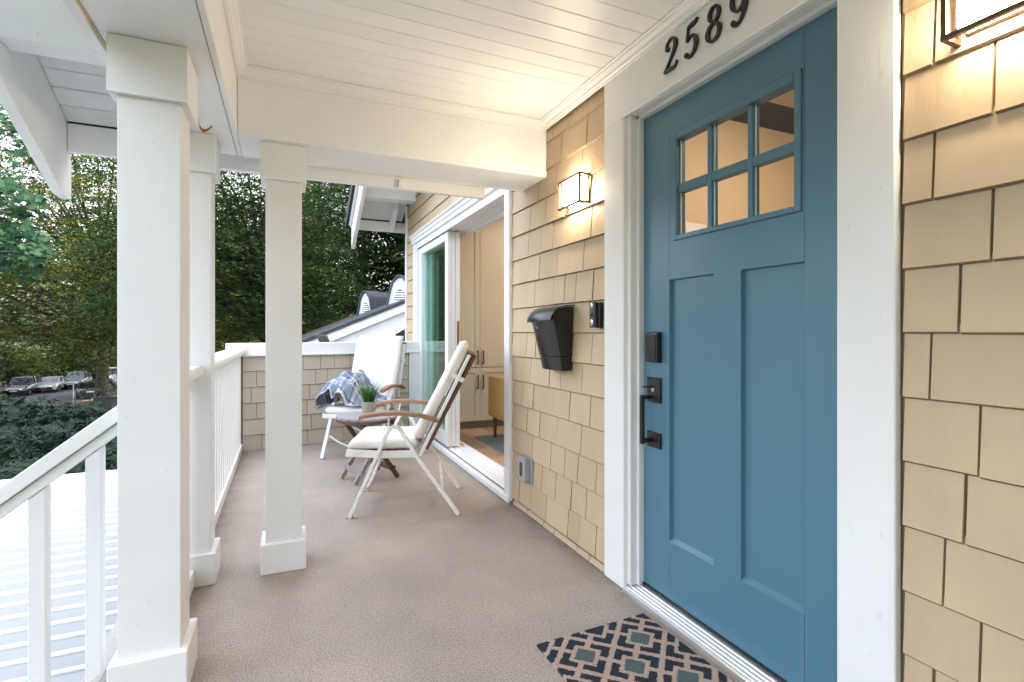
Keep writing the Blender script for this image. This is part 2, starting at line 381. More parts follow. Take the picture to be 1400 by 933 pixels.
# ------------------------------------------------------------------ ground, street
def ground_z(s):
    t=min(1,max(0,(-s-9)/22)); t=t*t*(3-2*t)
    return -1.9-3.0*t
def sheet(name,a0,a1,na,s0,s1,ns,m,dz=0,flat=None,kind='structure'):
    mb=MB(); g=[]
    for i in range(na+1):
        a=a0+(a1-a0)*i/na
        g.append([mb.bm.verts.new(FS(a,s0+(s1-s0)*k/ns,(ground_z(s0+(s1-s0)*k/ns) if flat is None else flat)+dz)) for k in range(ns+1)])
    for i in range(na):
        for k in range(ns): mb.bm.faces.new([g[i][k],g[i][k+1],g[i+1][k+1],g[i+1][k]])
    o=mb.build(name,m,smooth=True); tag(o,kind=kind); return o
sheet('ground',-60,420,40,-300,300,150,M['lawn'])
sheet('street',-40,300,30,-51,-37.2,4,M['asphalt'],.012)
sheet('leaf_covered_verge',10,90,30,-37.0,-31,6,M['leafground'],.02)
mb=MB()
for k in range(24):
    a=-20+k*8
    p=[FS(a,-37.2,-4.9),FS(a+8,-37.2,-4.9),FS(a+8,-37.0,-4.9),FS(a,-37.0,-4.9)]
    lo=[mb.bm.verts.new(q) for q in p]; hi=[mb.bm.verts.new(q+Vector((0,0,.13))) for q in p]
    mb.bm.faces.new(hi)
    for i in range(4): mb.bm.faces.new([lo[i],lo[(i+1)%4],hi[(i+1)%4],hi[i]])
tag(mb.build('kerb',M['vinylfloor_edge']),kind='structure')

# ------------------------------------------------------------------ porch floor
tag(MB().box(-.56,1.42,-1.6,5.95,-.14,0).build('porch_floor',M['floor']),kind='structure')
fl=MB().box(-.622,-.562,-1.6,5.9,-.10,-.012).build('edge_flashing',M['flash'],bevel=.004); tag(fl,'ribbed grey metal flashing along the open outer edge of the porch floor','flashing')
MBc=MB(); MBc.prism([(1.405,.0),(1.37,.0),(1.37,.012),(1.392,.022),(1.392,.05),(1.405,.05)],'y',3.12,5.72)
tag(MBc.build('floor_cove',M['vinylfloor_edge']),'grey vinyl upstand along the foot of the sliding door','skirting')

# ------------------------------------------------------------------ shingle meshes
def shingle_mesh(h,name,m,axis='y',t0=.004,t1=.016):
    """unit width, thin top, thick butt with a chamfer along its lower edge coloured as the course shadow"""
    b=MB(); pr_=[(0,0),(-t1+.005,0),(-t1,.0045),(-t1+.0004,.008),(-t0,h+.02),(0,h+.02)]
    b.prism(pr_,axis,0,1)
    me=b.mesh(name,m); me.materials.append(M['butt_shade'])
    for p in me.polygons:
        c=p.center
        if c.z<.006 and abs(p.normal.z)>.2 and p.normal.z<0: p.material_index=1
    return me
CH=.1575; Z0=.042
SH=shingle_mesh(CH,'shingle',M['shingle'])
wall=thing('house_wall','tan shingled house wall running the length of the porch beside the blue door','wall',(1.40,2,0))
WX=1.402
bk=MB()
bk.box(WX,1.60,-1.6,.86,-.1,2.95); bk.box(WX,1.60,.86,1.895,2.14,2.95); bk.box(WX,1.60,1.895,3.22,-.1,2.95)
bk.box(WX,1.60,3.22,5.78,2.20,4.2); bk.box(WX,1.60,5.78,6.40,-3,4.2); bk.box(WX,1.6,3.0,3.22,2.95,4.2)
bk.build('backing',M['shingle_gap'],wall)
def put_shingle(y0,y1,z,mesh,parent,gap=.007,h=None):
    o=bpy.data.objects.new('shingle',mesh); COL.objects.link(o); o.parent=parent
    g=gap*rng.uniform(.6,1.3)
    off=Vector((WX,y0+g/2,z+rng.uniform(-.0015,.0015)))-ORG[parent.name]
    o.location=off; o.scale=(rng.uniform(.88,1.12),y1-y0-g,1 if h is None else h/CH)
    o.rotation_euler=(rng.uniform(-.0012,.0012),0,0)
def course(k,joints,ya,yb,parent,gap=.007,zmax=2.315):
    z=Z0+CH*k; ys=[ya]+sorted(joints)+[yb]
    h=None if z+CH<=zmax else .10
    for a,b in zip(ys,ys[1:]):
        if b-a>.02: put_shingle(a,b,z,SH,parent,gap,h)
LEFT={14:(781.6,755.6),13:(802.5,767.7),12:(795.6,760.7,735.5),11:(725,745.8,772.3,812.5),10:(722,740,755.6,778,808.6),9:(711,737.4,761.9,797.7),
8:(730.7,756,771.7,787,810.6),7:(726,737,760,783.6),6:(719.8,732,752,779,809),5:(725.5,751.2,766.5,795.5),4:(714,729,756.7,778.7,806.9),3:(720.5,737.7,761.5,794.5),
2:(727,752.7,771.7,789.7,814.6),1:(708.5,740.6,759.5,780.6,801),0:(709.7,725.7,746.6,776.3,791.5,814.7)}
for k,us in LEFT.items(): course(k,[y_on_wall(u,1.39) for u in us],2.035,3.135,wall)
# cut bottom row
zb=[y_on_wall(u,1.39) for u in (720.5,742,756.6,788,805.4)]
ys=[2.035]+sorted(zb)+[3.135]
for a,b in zip(ys,ys[1:]):
    put_shingle(a,b,.004,SH,wall,h=.022)
RIGHT={14:(1262,),13:(1274.7,),12:(1307,),11:(1276.5,),10:(1358.7,),9:(1275.8,),8:(1356.5,),7:(1312,),6:(1271.6,),5:(1338.6,),4:(1318.5,),3:(1290,),2:(1340,),1:(1275,),0:(1310,)}
for k in range(15):
    js=[y_on_wall(u,1.39) for u in RIGHT.get(k,())]; y=min(js)-rng.uniform(.16,.2)
    if k in (11,9): y=min(js)-.26
    while y>-1.5: js.append(y); y-=rng.uniform(.09,.24)
    course(k,js,-1.58,.765,wall,.0066)
# above and beyond the sliding door
for k in range(14,23):
    js=[]; y=3.2
    while y<6.3: y+=rng.uniform(.1,.22); js.append(min(y,6.3))
    course(k,[j for j in js if j<6.26],3.0,6.34,wall,.005,9)
for k in range(0,14):
    course(k,[6.08+rng.uniform(-.1,.1)],5.93,6.34,wall,.005,9)
MB().box(1.372,1.40,6.345,6.41,-2.5,4.0).build('corner_board',M['white'],wall,bevel=.002)

# ------------------------------------------------------------------ end wall (a little out of square)
EW=thing('end_wall','low grey tan shingled wall with white cap closing the far end of the porch','wall',(-.37,5.52,0),R(8.0))
MB().box(-.12,1.78,.016,.13,-.3,.93).build('core',M['shingle_gap'],EW,local=True)
MB().box(-.14,1.79,-.012,.15,.925,1.04).build('cap',M['white'],EW,bevel=.003,local=True)
MB().box(-.14,1.79,-.026,-.012,.915,.935).build('cap_lip',M['vinyl'],EW,bevel=.002,local=True)
MB().box(1.665,1.785,-.012,.012,0,.914).build('corner_board',M['white'],EW,bevel=.002,local=True)
def endx(u):
    d=ray(u,454); c,s=math.cos(R(8)),math.sin(R(8)); # intersect with wall line
    # (-.37+t*c , 5.52+t*s) = l*(dx,dy)
    det=c*(-d.y)-s*(-d.x); bx,by=.37,-5.52
    return (bx*(-d.y)-by*(-d.x))/det
ROWS={0:(414.5,438.4,457.5,479),1:(350.8,386,431.8,448.2),2:(343.5,380,423,438,545),3:(350.8,392,420,541,460,492),4:(386,425.5,457,480,520),5:(358,395,421,469,500,535)}
RH=.1535
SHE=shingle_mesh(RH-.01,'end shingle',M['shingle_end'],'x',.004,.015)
for r_,us in ROWS.items():
    xs=[-.0]+sorted(endx(u) for u in us)+[1.66]
    xs=[x for i,x in enumerate(xs) if i==0 or x-xs[i-1]>.03]
    z=.92-RH*(r_+1)
    for a,b in zip(xs,xs[1:]):
        o=bpy.data.objects.new('shingle',SHE); COL.objects.link(o); o.parent=EW
        o.location=(a+.0025,.016,z+rng.uniform(-.002,.002)); o.scale=(b-a-.005,rng.uniform(.9,1.1),1)

# ------------------------------------------------------------------ ceiling, crown, beams
CZ=2.36
ceil=MB().box(-.22,1.60,-1.6,2.66,CZ+.016,CZ+.05).build('porch_ceiling',M['white_wood']); tag(ceil,kind='structure')
BW=.0985
bb=MB(); bb.prism([(-.5*BW+.0006,.0155),(-.5*BW+.0006,.003),(-.5*BW+.003,0),(.5*BW-.003,0),(.5*BW-.0006,.003),(.5*BW-.0006,.0155)],'x',-.2,1.375)
BM=bb.mesh('ceiling board',M['white_wood'])
y=2.62
while y>-1.55:
    o=bpy.data.objects.new('board',BM); COL.objects.link(o); o.parent=ceil; o.location=(0,y,CZ+rng.uniform(-.0006,.0006)); y-=BW
def crown_pts(sgn):   # (out from wall, z) profile
    return [(0,2.312),(.010,2.312),(.012,2.320),(.018,2.322),(.022,2.334),(.036,2.344),(.040,2.352),(.048,2.353),(.048,2.3595),(0,2.3595)]
cw=thing('crown_moulding','white crown moulding round the edge of the porch ceiling','moulding',(0,0,0))
a=MB(); a.prism([(1.374-p,z) for p,z in crown_pts(1)],'y',-1.6,2.60); a.build('wall_moulding',M['white_wood'],cw)
a=MB(); a.prism([(2.6433-p,z-.0004) for p,z in crown_pts(1)],'x',-.199,1.374); a.build('beam_moulding',M['white_wood'],cw)
a=MB(); a.prism([(-.2008+p,z) for p,z in crown_pts(1)],'y',-1.6,2.642); a.build('side_moulding',M['white_wood'],cw)
bm_=thing('porch_beam','white boxed beam crossing the end of the porch ceiling over the middle column','beam',(0,2.8,2.05))
MB().box(-.20,1.392,2.644,2.958,2.05,2.44).build('beam_box',M['white'],bm_,bevel=.002)
MB().box(-.20,1.392,2.958,2.972,2.046,2.40).build('back_trim',M['white'],bm_,bevel=.002)
bs=thing('porch_beam','white boxed beam along the open side of the porch on top of the large column','beam',(-.4,1,2.05))
MB().box(-.512,-.2015,-1.6,2.958,2.05,2.44).build('beam_box',M['white'],bs,bevel=.002)
MB().box(-.545,-.518,-1.6,2.965,2.032,2.46).build('fascia_board',M['white'],bs,bevel=.002)
MB().box(-.517,-.513,-1.6,2.95,2.045,2.44).build('lit_gap_strip',M['inwall'],bs)  # warm lamplight on the step beside the fascia, put in as tan colour
MB().box(-.224,-.2210,-1.6,2.955,2.0485,2.0515).build('soffit_joint',M['kick'],bs)

# ------------------------------------------------------------------ porch roof with rake overhang
SL=.48
def soff(y): return 2.112+SL*(3.0-y)
roof=thing('porch_roof','white boarded porch roof overhang above the outer column at upper left','roof',(-.7,3,2.1))
ang=math.atan(SL); LN=.098
yy=2.975
sb=MB()
bdm=MB(); bdm.prism([(-LN/2+.001,.0),(-LN/2+.004,-.003),(LN/2-.004,-.003),(LN/2-.001,0),(LN/2-.001,.018),(-LN/2+.001,.018)],'x',-.918,-.548)
SBM=bdm.mesh('soffit board',M['soffit'])
d=0
while 2.96-d*math.cos(ang)>-1.5:
    yc=2.988-(d+LN/2)*math.cos(ang)
    o=bpy.data.objects.new('board',SBM); COL.objects.link(o); o.parent=roof
    o.location=Vector((0,yc,soff(yc)+.004+rng.uniform(-.001,.001)))-ORG[roof.name]; o.rotation_euler=(-ang,0,0); d+=LN
def slab(x0,x1,y0,y1,o0,o1,m,name,parent):
    a=MB(); a.prism([(y0,soff(y0)+o0),(y1,soff(y1)+o0),(y1,soff(y1)+o1),(y0,soff(y0)+o1)],'x',x0,x1); return a.build(name,m,parent)
slab(-.99,-.54,-1.6,3.06,.024,.05,M['roofdark'],'roof_deck',roof)
slab(-.54,5.4,-1.6,3.06,.15,.27,M['roofdark'],'main_deck',roof)
a=MB(); a.prism([(-1.6,soff(-1.6)+.02),(-1.6,soff(-1.6)-.36),(2.95,soff(2.95)-.36),(3.045,1.772),(3.045,1.95),(3.02,1.985),(3.02,soff(3.02)+.02)],'x',-.962,-.92)
a.build('barge_board',M['white'],roof,bevel=.003)
MB().box(-.918,1.138,2.985,3.022,1.982,2.113).build('fascia_board',M['white'],roof,bevel=.003)
MB().box(-.918,-.548,2.99,3.02,2.113,2.122).build('shadow_gap',M['darkgap'],roof)
for yl in (2.40,1.25,.1):
    zt=soff(yl+.05)+.0
    MB().box(-.918,-.548,yl-.06,yl+.05,zt-.20,zt).build('lookout',M['white_rough'],roof,bevel=.003)
MB().box(.60,.625,2.96,2.99,1.985,2.03).build('bracket',M['white'],roof,bevel=.002)

# added unseen wall behind the viewer: blocks sky light, bounces lamplight
sw=thing('light_block_wall','added unseen white boarded wall behind the camera, blocking sky light and bouncing lamplight','wall',(.4,-1.68,0))
MB().box(-.545,1.40,-1.76,-1.64,-.1,2.44).build('light_block_core',M['shingle_gap'],sw)
for k in range(15): MB().box(-.545,1.40,-1.638,-1.622,.01+k*.1575,.16+k*.1575).build('board',M['white_wood'],sw)
# ------------------------------------------------------------------ columns
def column(x0,x1,y0,y1,lab):
    c=thing('porch_column',lab,'column',((x0+x1)/2,(y0+y1)/2,0),0,'white porch columns')
    MB().box(x0,x1,y0,y1,.13,1.90).build('shaft',M['white'],c,bevel=.004,seg=2)
    e=.021
    # base and cap are mitred boards wrapped round the shaft
    b=MB(); b.prism([(x0-e,y0-e),(x1+e,y0-e),(x1+e,y1+e),(x0-e,y1+e)],'z',0,.143)
    b.build('base',M['white_rough'],c,bevel=.004)
    k=MB()
    k.box(x0-e,x1+e,y0-e,y0-.001,1.875,2.048); k.box(x0-e,x1+e,y1+.001,y1+e,1.875,2.048)
    k.box(x0-e,x0-.001,y0-.001,y1+.001,1.875,2.048); k.box(x1+.001,x1+e,y0-.001,y1+.001,1.875,2.048)
    k.build('cap',M['white'],c)
    MB().box(x0+.001,x1-.001,y0+.001,y1-.001,1.89,2.049).build('neck',M['white'],c)
    return c
column(-.47,-.304,1.917,2.085,'large white square column nearest the camera at the top of the stairs')
column(-.47,-.312,2.70,2.86,'white square column at the outer corner joining the two railings')
column(-.086,.074,2.70,2.86,'white square column standing alone in the middle of the porch floor')

# curled dry leaf caught behind the cap of the large column
dl=MB()
pts=[(-.283,2.125,1.905),(-.281,2.132,1.888),(-.274,2.138,1.878),(-.262,2.142,1.878),(-.252,2.146,1.888),(-.244,2.15,1.898)]
for p_,q_ in zip(pts,pts[1:]): pass
L_=[dl.bm.verts.new((x,y-.004,z+.004)) for x,y,z in pts]; R_=[dl.bm.verts.new((x,y+.004,z-.002-.004*math.sin(i))) for i,(x,y,z) in enumerate(pts)]
for i in range(5): dl.bm.faces.new([L_[i],L_[i+1],R_[i+1],R_[i]])
o=dl.build('dry_leaf',mat('dry leaf',(.30,.12,.03),.8,.3,80)); sm_=o.modifiers.new('thick','SOLIDIFY'); sm_.thickness=.0015
tag(o,'tiny curled orange dry leaf caught behind the cap of the large column','dry leaf')
# ------------------------------------------------------------------ porch railings
def railing(y0,y1,lab,n):
    r=thing('porch_railing',lab,'railing',(-.40,(y0+y1)/2,0),0,'white porch railings')
    a=MB(); a.prism([(-.475,.958),(-.335,.958),(-.335,.985),(-.345,.998),(-.465,.998),(-.475,.985)],'y',y0,y1); a.build('top_rail',M['white'],r,bevel=.002)
    MB().box(-.43,-.375,y0,y1,.915,.957).build('under_rail',M['white'],r,bevel=.002)
    MB().box(-.43,-.372,y0,y1,.012,.082).build('bottom_rail',M['white'],r,bevel=.003)
    bm1=MB().box(-.018,.018,-.018,.018,.082,.915).mesh('baluster',M['white'],bevel=.003)
    for i in range(n):
        o=bpy.data.objects.new('baluster',bm1); COL.objects.link(o); o.parent=r
        o.location=Vector((-.401,y0+(y1-y0)*(i+.5)/n,0))-ORG[r.name]
    return r
railing(2.107,2.678,'short white railing between the large front column and the outer corner column',4)
railing(2.882,5.50,'long white railing with many balusters running to the low end wall',20)
MB_=None
# stair railing descending to the left
SLP=.797; TOPZ=.885
def rz_(x): return .91+(x+.492)*SLP
sr=thing('stair_railing','white sloping stair handrail with square balusters at lower left','railing',(-.49,1.97,0))
def slope_bar(x0,x1,y0,y1,t,b,name,m,p):
    a=MB(); a.prism([(x0,rz_(x0)-b),(x1,rz_(x1)-b),(x1,rz_(x1)-t),(x0,rz_(x0)-t)],'y',y0,y1); return a.build(name,m,p,bevel=.004,seg=2)
slope_bar(-2.6,-.474,1.95,2.05,0,.052,'handrail',M['white'],sr)
slope_bar(-2.6,-.474,1.972,2.028,.054,.092,'under_rail',M['white'],sr)
slope_bar(-2.6,-.60,1.975,2.025,.80,.86,'bottom_rail',M['white'],sr)
x=-.545
while x>-2.6:
    a=MB(); a.prism([(x-.021,rz_(x-.021)-.80),(x+.021,rz_(x+.021)-.80),(x+.021,rz_(x+.021)-.093),(x-.021,rz_(x-.021)-.093)],'y',1.979,2.021)
    a.build('baluster',M['white'],sr,bevel=.003); x-=.136
st=thing('porch_stairs','white wooden stairs going down to the left from the porch','stairs',(-.8,1.4,-.2))
for i in range(7):
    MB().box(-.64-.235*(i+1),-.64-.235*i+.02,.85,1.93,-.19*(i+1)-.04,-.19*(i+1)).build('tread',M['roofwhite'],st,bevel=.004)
    MB().box(-.64-.235*i-.0,-.64-.235*i+.018,.86,1.92,-.19*(i+1),-.19*i-.045 if i else -.06).build('riser',M['white'],st)
# white plank deck outside the railing
dk=tag(MB().box(-4.4,-.63,2.06,6.36,-.40,-.275).build('white_deck',M['white']),kind='structure')
DP=.152
dm=MB(); dm.box(-4.4,-.63,0,DP-.024,-.02,0); rbm=MB().prism([(DP-.0238,-.015),(DP-.0238,.006),(DP-.019,.012),(DP-.005,.012),(DP-.001,.006),(DP-.001,-.015)],'x',-4.4,-.63).mesh('deck rib',M['vinyl'])
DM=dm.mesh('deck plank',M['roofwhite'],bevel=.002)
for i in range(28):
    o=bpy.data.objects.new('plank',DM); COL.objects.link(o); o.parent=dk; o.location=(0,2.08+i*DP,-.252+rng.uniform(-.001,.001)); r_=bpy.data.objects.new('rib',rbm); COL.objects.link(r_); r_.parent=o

# ------------------------------------------------------------------ door frame and casing
df=thing('door_frame','white door casing with wide flat boards around the blue front door','door frame',(1.375,1.4,0))
MB().box(1.374,1.401,1.878,2.031,.004,2.105).build('side_casing',M['white'],df,bevel=.003)
MB().box(1.374,1.401,.772,.918,.004,2.105).build('side_casing',M['white_rough'],df,bevel=.003)
MB().box(1.3735,1.401,.772,2.031,2.1055,2.359).build('head_casing',M['white'],df,bevel=.003)
MB().box(1.392,1.47,1.853,1.88,.03,2.105).build('jamb',M['white'],df,bevel=.003)
MB().box(1.425,1.62,1.836,1.853,.03,2.105).build('door_stop',M['white'],df,bevel=.002)
MB().box(1.392,1.62,.89,.917,.03,2.105).build('jamb',M['white'],df,bevel=.002)
MB().box(1.392,1.47,.917,1.853,2.104,2.13).build('head_jamb',M['white'],df,bevel=.002)
MB().box(1.425,1.62,.917,1.853,2.088,2.1035).build('head_stop',M['white'],df,bevel=.002)
t=MB(); t.prism([(1.366,.0),(1.366,.016),(1.374,.020),(1.384,.016),(1.388,.022),(1.398,.020),(1.402,.027),(1.412,.025),(1.416,.032),(1.426,.030),(1.43,.036),(1.60,.04),(1.60,0)],'y',.92,1.876)
t.build('threshold',M['thresh'],df)
MB().box(1.442,1.452,.92,1.836,.0365,.046).build('door_sweep',M['black'],df)

# ------------------------------------------------------------------ front door
fd=thing('front_door','teal blue craftsman front door with six small panes and two tall panels','door',(1.45,.92,.046))
DX,DB=1.45,1.494; Y0,Y1,ZB,ZT=.919,1.834,.046,2.086
PY=((1.068,1.307),(1.430,1.670)); PZ=(.285,1.366); WY=(1.075,1.644); WZ=(1.520,1.962)
d=MB()
d.box(DX,DB,PY[1][1],Y1,ZB,ZT); d.build('stile',M['door'],fd,bevel=.0012)
d=MB(); d.box(DX,DB,Y0,PY[0][0],ZB,ZT); d.build('stile',M['door'],fd,bevel=.0012)
d=MB(); d.box(DX,DB,PY[0][1],PY[1][0],PZ[0],PZ[1]); d.build('mullion',M['door'],fd)
e=.0004
d=MB(); d.box(DX,DB,PY[0][0]+e,PY[1][1]-e,ZB,PZ[0]); d.build('bottom_rail',M['door'],fd)
d=MB(); d.box(DX,DB,PY[0][0]+e,PY[1][1]-e,PZ[1],WZ[0]); d.build('lock_rail',M['door'],fd)
d=MB(); d.box(DX,DB,PY[0][0]+e,PY[1][1]-e,WZ[1],ZT); d.build('top_rail',M['door'],fd)
d=MB(); d.box(DX+.0003,DB,PY[0][0]+e,WY[0],WZ[0],WZ[1]); d.box(DX+.0003,DB,WY[1],PY[1][1]-e,WZ[0],WZ[1]); d.build('side_rail',M['door'],fd)
for a,b in PY:
    # recessed flat panel with a chamfered border
    m=MB(); c=.006; r=.017
    o_=[(DX+.001,a,PZ[0]),(DX+.001,b,PZ[0]),(DX+.001,b,PZ[1]),(DX+.001,a,PZ[1])]
    i_=[(DX+r,a+c*.6,PZ[0]+.016),(DX+r,b-c*.6,PZ[0]+.016),(DX+r,b-c*.6,PZ[1]-c*.6),(DX+r,a+c*.6,PZ[1]-c*.6)]
    ov=[m.bm.verts.new(p) for p in o_]; iv=[m.bm.verts.new(p) for p in i_]
    for k in range(4): m.bm.faces.new([ov[k],ov[(k+1)%4],iv[(k+1)%4],iv[k]])
    m.bm.faces.new(iv); m.build('panel',M['door'],fd)
# window frame: proud lip and muntins
cols=((1.100,1.262),(1.284,1.446),(1.468,1.623)); rows=((1.541,1.713),(1.748,1.928))
wf=MB(); fx=DX-.007
wf.box(fx,DB,WY[0]+.001,cols[0][0],WZ[0]+.001,WZ[1]-.001); wf.box(fx,DB,cols[2][1],WY[1]-.001,WZ[0]+.001,WZ[1]-.001)
wf.box(fx,DB,cols[0][0],cols[2][1],WZ[0]+.001,rows[0][0]); wf.box(fx,DB,cols[0][0],cols[2][1],rows[1][1],WZ[1]-.001)
wframe=wf.build('window_frame',M['door'],fd,bevel=.003)
mu=MB(); mx_=DX+.004
mu.box(mx_,DB-.004,cols[0][1],cols[1][0],rows[0][0],rows[1][1]); mu.box(mx_,DB-.004,cols[1][1],cols[2][0],rows[0][0],rows[1][1])
for c in cols: mu.box(mx_,DB-.004,c[0],c[1],rows[0][1],rows[1][0])
mu.build('muntin',M['door'],wframe,bevel=.003)
for c in cols:
    for r in rows:
        MB().box(DX+.020,DX+.024,c[0],c[1],r[0],r[1]).build('pane',M['glassdoor'],wframe)
        w=.004; g=MB()
        g.box(DX+.0165,DX+.0195,c[1]-w,c[1],r[0],r[1]); g.box(DX+.0165,DX+.0195,c[0],c[1]-w,r[0],r[0]+w)
        g.build('glazing_bead',M['white'],wframe)
# lock and handle set
k=MB(); k.prism([(DX,1.018),(DX-.022,1.022),(DX-.026,1.03),(DX-.026,1.138),(DX-.022,1.147),(DX,1.151)],'y',1.715,1.795); kp=k.build('deadbolt',M['black'],fd,bevel=.004,seg=2)
MB().box(DX-.029,DX-.0262,1.724,1.786,1.034,1.136).build('touchpad',M['blackbox'],kp,bevel=.002)
hs=MB(); hs.box(DX-.012,DX,1.715,1.80,.848,.955); hs=hs.build('handle_plate',M['black'],fd,bevel=.003)
MB().box(DX-.012,DX,1.715,1.80,.655,.722).build('lower_plate',M['black'],hs,bevel=.003)
g=MB(); g.box(DX-.066,DX-.050,1.763,1.783,.672,.880); g.box(DX-.05,DX-.012,1.765,1.781,.676,.696); g.box(DX-.05,DX-.012,1.765,1.781,.862,.879)
g.build('grip',M['black'],hs,bevel=.003)
g=MB(); g.box(DX-.05,DX-.012,1.76,1.786,.912,.917); g.build('thumb_latch',M['black'],hs,bevel=.002)
g=MB(); g.lathe([(.0,0),(.009,0),(.009,.003),(0,.003)],(DX-.0145,1.757,.902),14,'x'); g.build('keyhole',M['chrome'],hs)

# ------------------------------------------------------------------ house number 2 5 8 9
def cr_spline(pts,n=7):
    P=[pts[0]]+list(pts)+[pts[-1]]; out=[]
    for i in range(1,len(P)-2):
        for k in range(n):
            t=k/n
            out.append(tuple(.5*((2*P[i][j])+(-P[i-1][j]+P[i+1][j])*t+(2*P[i-1][j]-5*P[i][j]+4*P[i+1][j]-P[i+2][j])*t*t+(-P[i-1][j]+3*P[i][j]-3*P[i+1][j]+P[i+2][j])*t**3) for j in range(3)))
    out.append(tuple(pts[-1])); return out
def stroke(mb,pts,y0,z0,sc,x0,x1,closed=False,shear=.03):
    n=len(pts); L=[];Rr=[]
    for i,(x,y,wd) in enumerate(pts):
        if closed: a=pts[(i-1)%n]; b=pts[(i+1)%n]
        else: a=pts[max(0,i-1)]; b=pts[min(n-1,i+1)]
        dx,dy=b[0]-a[0],b[1]-a[1]; l=math.hypot(dx,dy) or 1; nx,ny=-dy/l,dx/l
        wd*=.82; L.append((x+nx*wd/2,y+ny*wd/2)); Rr.append((x-nx*wd/2,y-ny*wd/2))
    def P(p,xx): return mb.bm.verts.new((xx,y0-(p[0]+shear*p[1])*sc,z0+p[1]*sc))
    A=[P(p,x0) for p in L];B=[P(p,x0) for p in Rr];C=[P(p,x1) for p in L];D=[P(p,x1) for p in Rr]
    rngi=range(n if closed else n-1)
    for i in rngi:
        j=(i+1)%n
        mb.bm.faces.new([A[i],A[j],B[j],B[i]]); mb.bm.faces.new([C[i],D[i],D[j],C[j]])
        mb.bm.faces.new([A[i],C[i],C[j],A[j]]); mb.bm.faces.new([B[i],B[j],D[j],D[i]])
    if not closed:
        mb.bm.faces.new([A[0],B[0],D[0],C[0]]); mb.bm.faces.new([A[-1],C[-1],D[-1],B[-1]])
def blob(mb,cx,cy,r,y0,z0,sc,x0,x1,shear=.03):
    pts=[(cx+r*math.cos(t),cy+r*math.sin(t)) for t in [k*math.pi/8 for k in range(16)]]
    mb.prism([(y0-(p[0]+shear*p[1])*sc,z0+p[1]*sc) for p in pts],'x',x0,x1)
DG={'2':([[(.10,.70,.06),(.12,.86,.05),(.28,.975,.05),(.45,.90,.12),(.50,.73,.15),(.40,.50,.11),(.22,.26,.06),(.05,.055,.05)],[(.03,.05,.10),(.22,.065,.14),(.42,.05,.11),(.54,.10,.05),(.57,.21,.03)]],[(.15,.71,.075)]),
'5':([[(.16,.90,.05),(.32,.925,.13),(.46,.95,.10),(.54,1.02,.03)],[(.17,.92,.035),(.15,.72,.035),(.125,.50,.035)],[(.125,.50,.03),(.26,.60,.06),(.43,.55,.13),(.50,.33,.16),(.40,.10,.10),(.24,.015,.045),(.10,.07,.05)]],[(.12,.13,.07)]),
'9':([[(.53,.66,.14),(.52,.40,.14),(.40,.12,.08),(.24,.015,.045),(.12,.06,.05)]],[(.15,.12,.07)]),'8':([],[])}
def ell(cx,cy,rx,ry,w0,w1,n=32,ph=0): return [(cx+rx*math.cos(t),cy+ry*math.sin(t),w0+w1*abs(math.cos(t))) for t in [2*math.pi*k/n for k in range(n)]]
for ch,yy in (('2',1.606),('5',1.497),('8',1.389),('9',1.282)):
    mb=MB(); sc=.127; z0=2.163
    x0,x1=1.362,1.3745
    st_,bl=DG[ch]
    for s in st_: stroke(mb,cr_spline(s),yy,z0,sc,x0,x1)
    for i,b in enumerate(bl): blob(mb,*b,yy,z0,sc,x0-.0004,x1+.0001)
    if ch=='8':
        stroke(mb,ell(.31,.755,.165,.21,.045,.075),yy,z0,sc,x0,x1,True); stroke(mb,ell(.30,.265,.215,.235,.045,.095),yy,z0,sc,x0-.0004,x1+.0001,True)
    if ch=='9': stroke(mb,ell(.30,.67,.21,.30,.04,.10),yy,z0,sc,x0-.0004,x1+.0001,True)
    o=mb.build('house_number',M['bronze'] if False else M['black'])
    tag(o,{'2':'black metal house numeral 2, first of the row on the white door header','5':'black metal house numeral 5 with flat top, second in the row over the door','8':'black metal house numeral 8 with two loops between the 5 and the 9','9':'black metal house numeral 9 at the right end of the row above the door'}[ch],'house number','house numerals over the front door')

# ------------------------------------------------------------------ wall lamps
def wall_lamp(y0,y1,lab):
    z0,z1=1.792,1.942; xb,xf=1.388,1.326
    l=thing('wall_lamp',lab,'wall lamp',(xb,(y0+y1)/2,z0),0,'lit box lanterns on the shingled wall')
    MB().box(1.376,1.40,y0+.02,y1-.02,z0+.015,z1-.015).build('back_plate',M['bronze'],l,bevel=.002)
    f=MB(); t=.011
    for z in (z0,z1-t):
        f.box(xf,xf+t,y0,y1,z,z+t); f.box(xf+t,xb,y0,y0+t,z,z+t); f.box(xf+t,xb,y1-t,y1,z,z+t)
    for yy in (y0,y1-t):
        f.box(xf+.0005,xf+t,yy+.0005,yy+t-.0005,z0+t,z1-t); f.box(xb-t,xb-.001,yy+.0005,yy+t-.0005,z0+t,z1-t)
    f.build('frame',M['bronze'],l)
    g=MB(); g.box(xf+.003,xf+.006,y0+t,y1-t,z0+t,z1-t); g.build('glass_front',M['glassdoor'],l)
    MB().box(xf+.013,xb-.006,y0+.022,y1-.022,z0+.017,z1-.017).build('diffuser',M['lampglass'],l,bevel=.006)
wall_lamp(2.175,2.39,'small lit lantern on the shingles above the black mailbox')
wall_lamp(.438,.653,'large lit lantern at the top right corner beside the door')

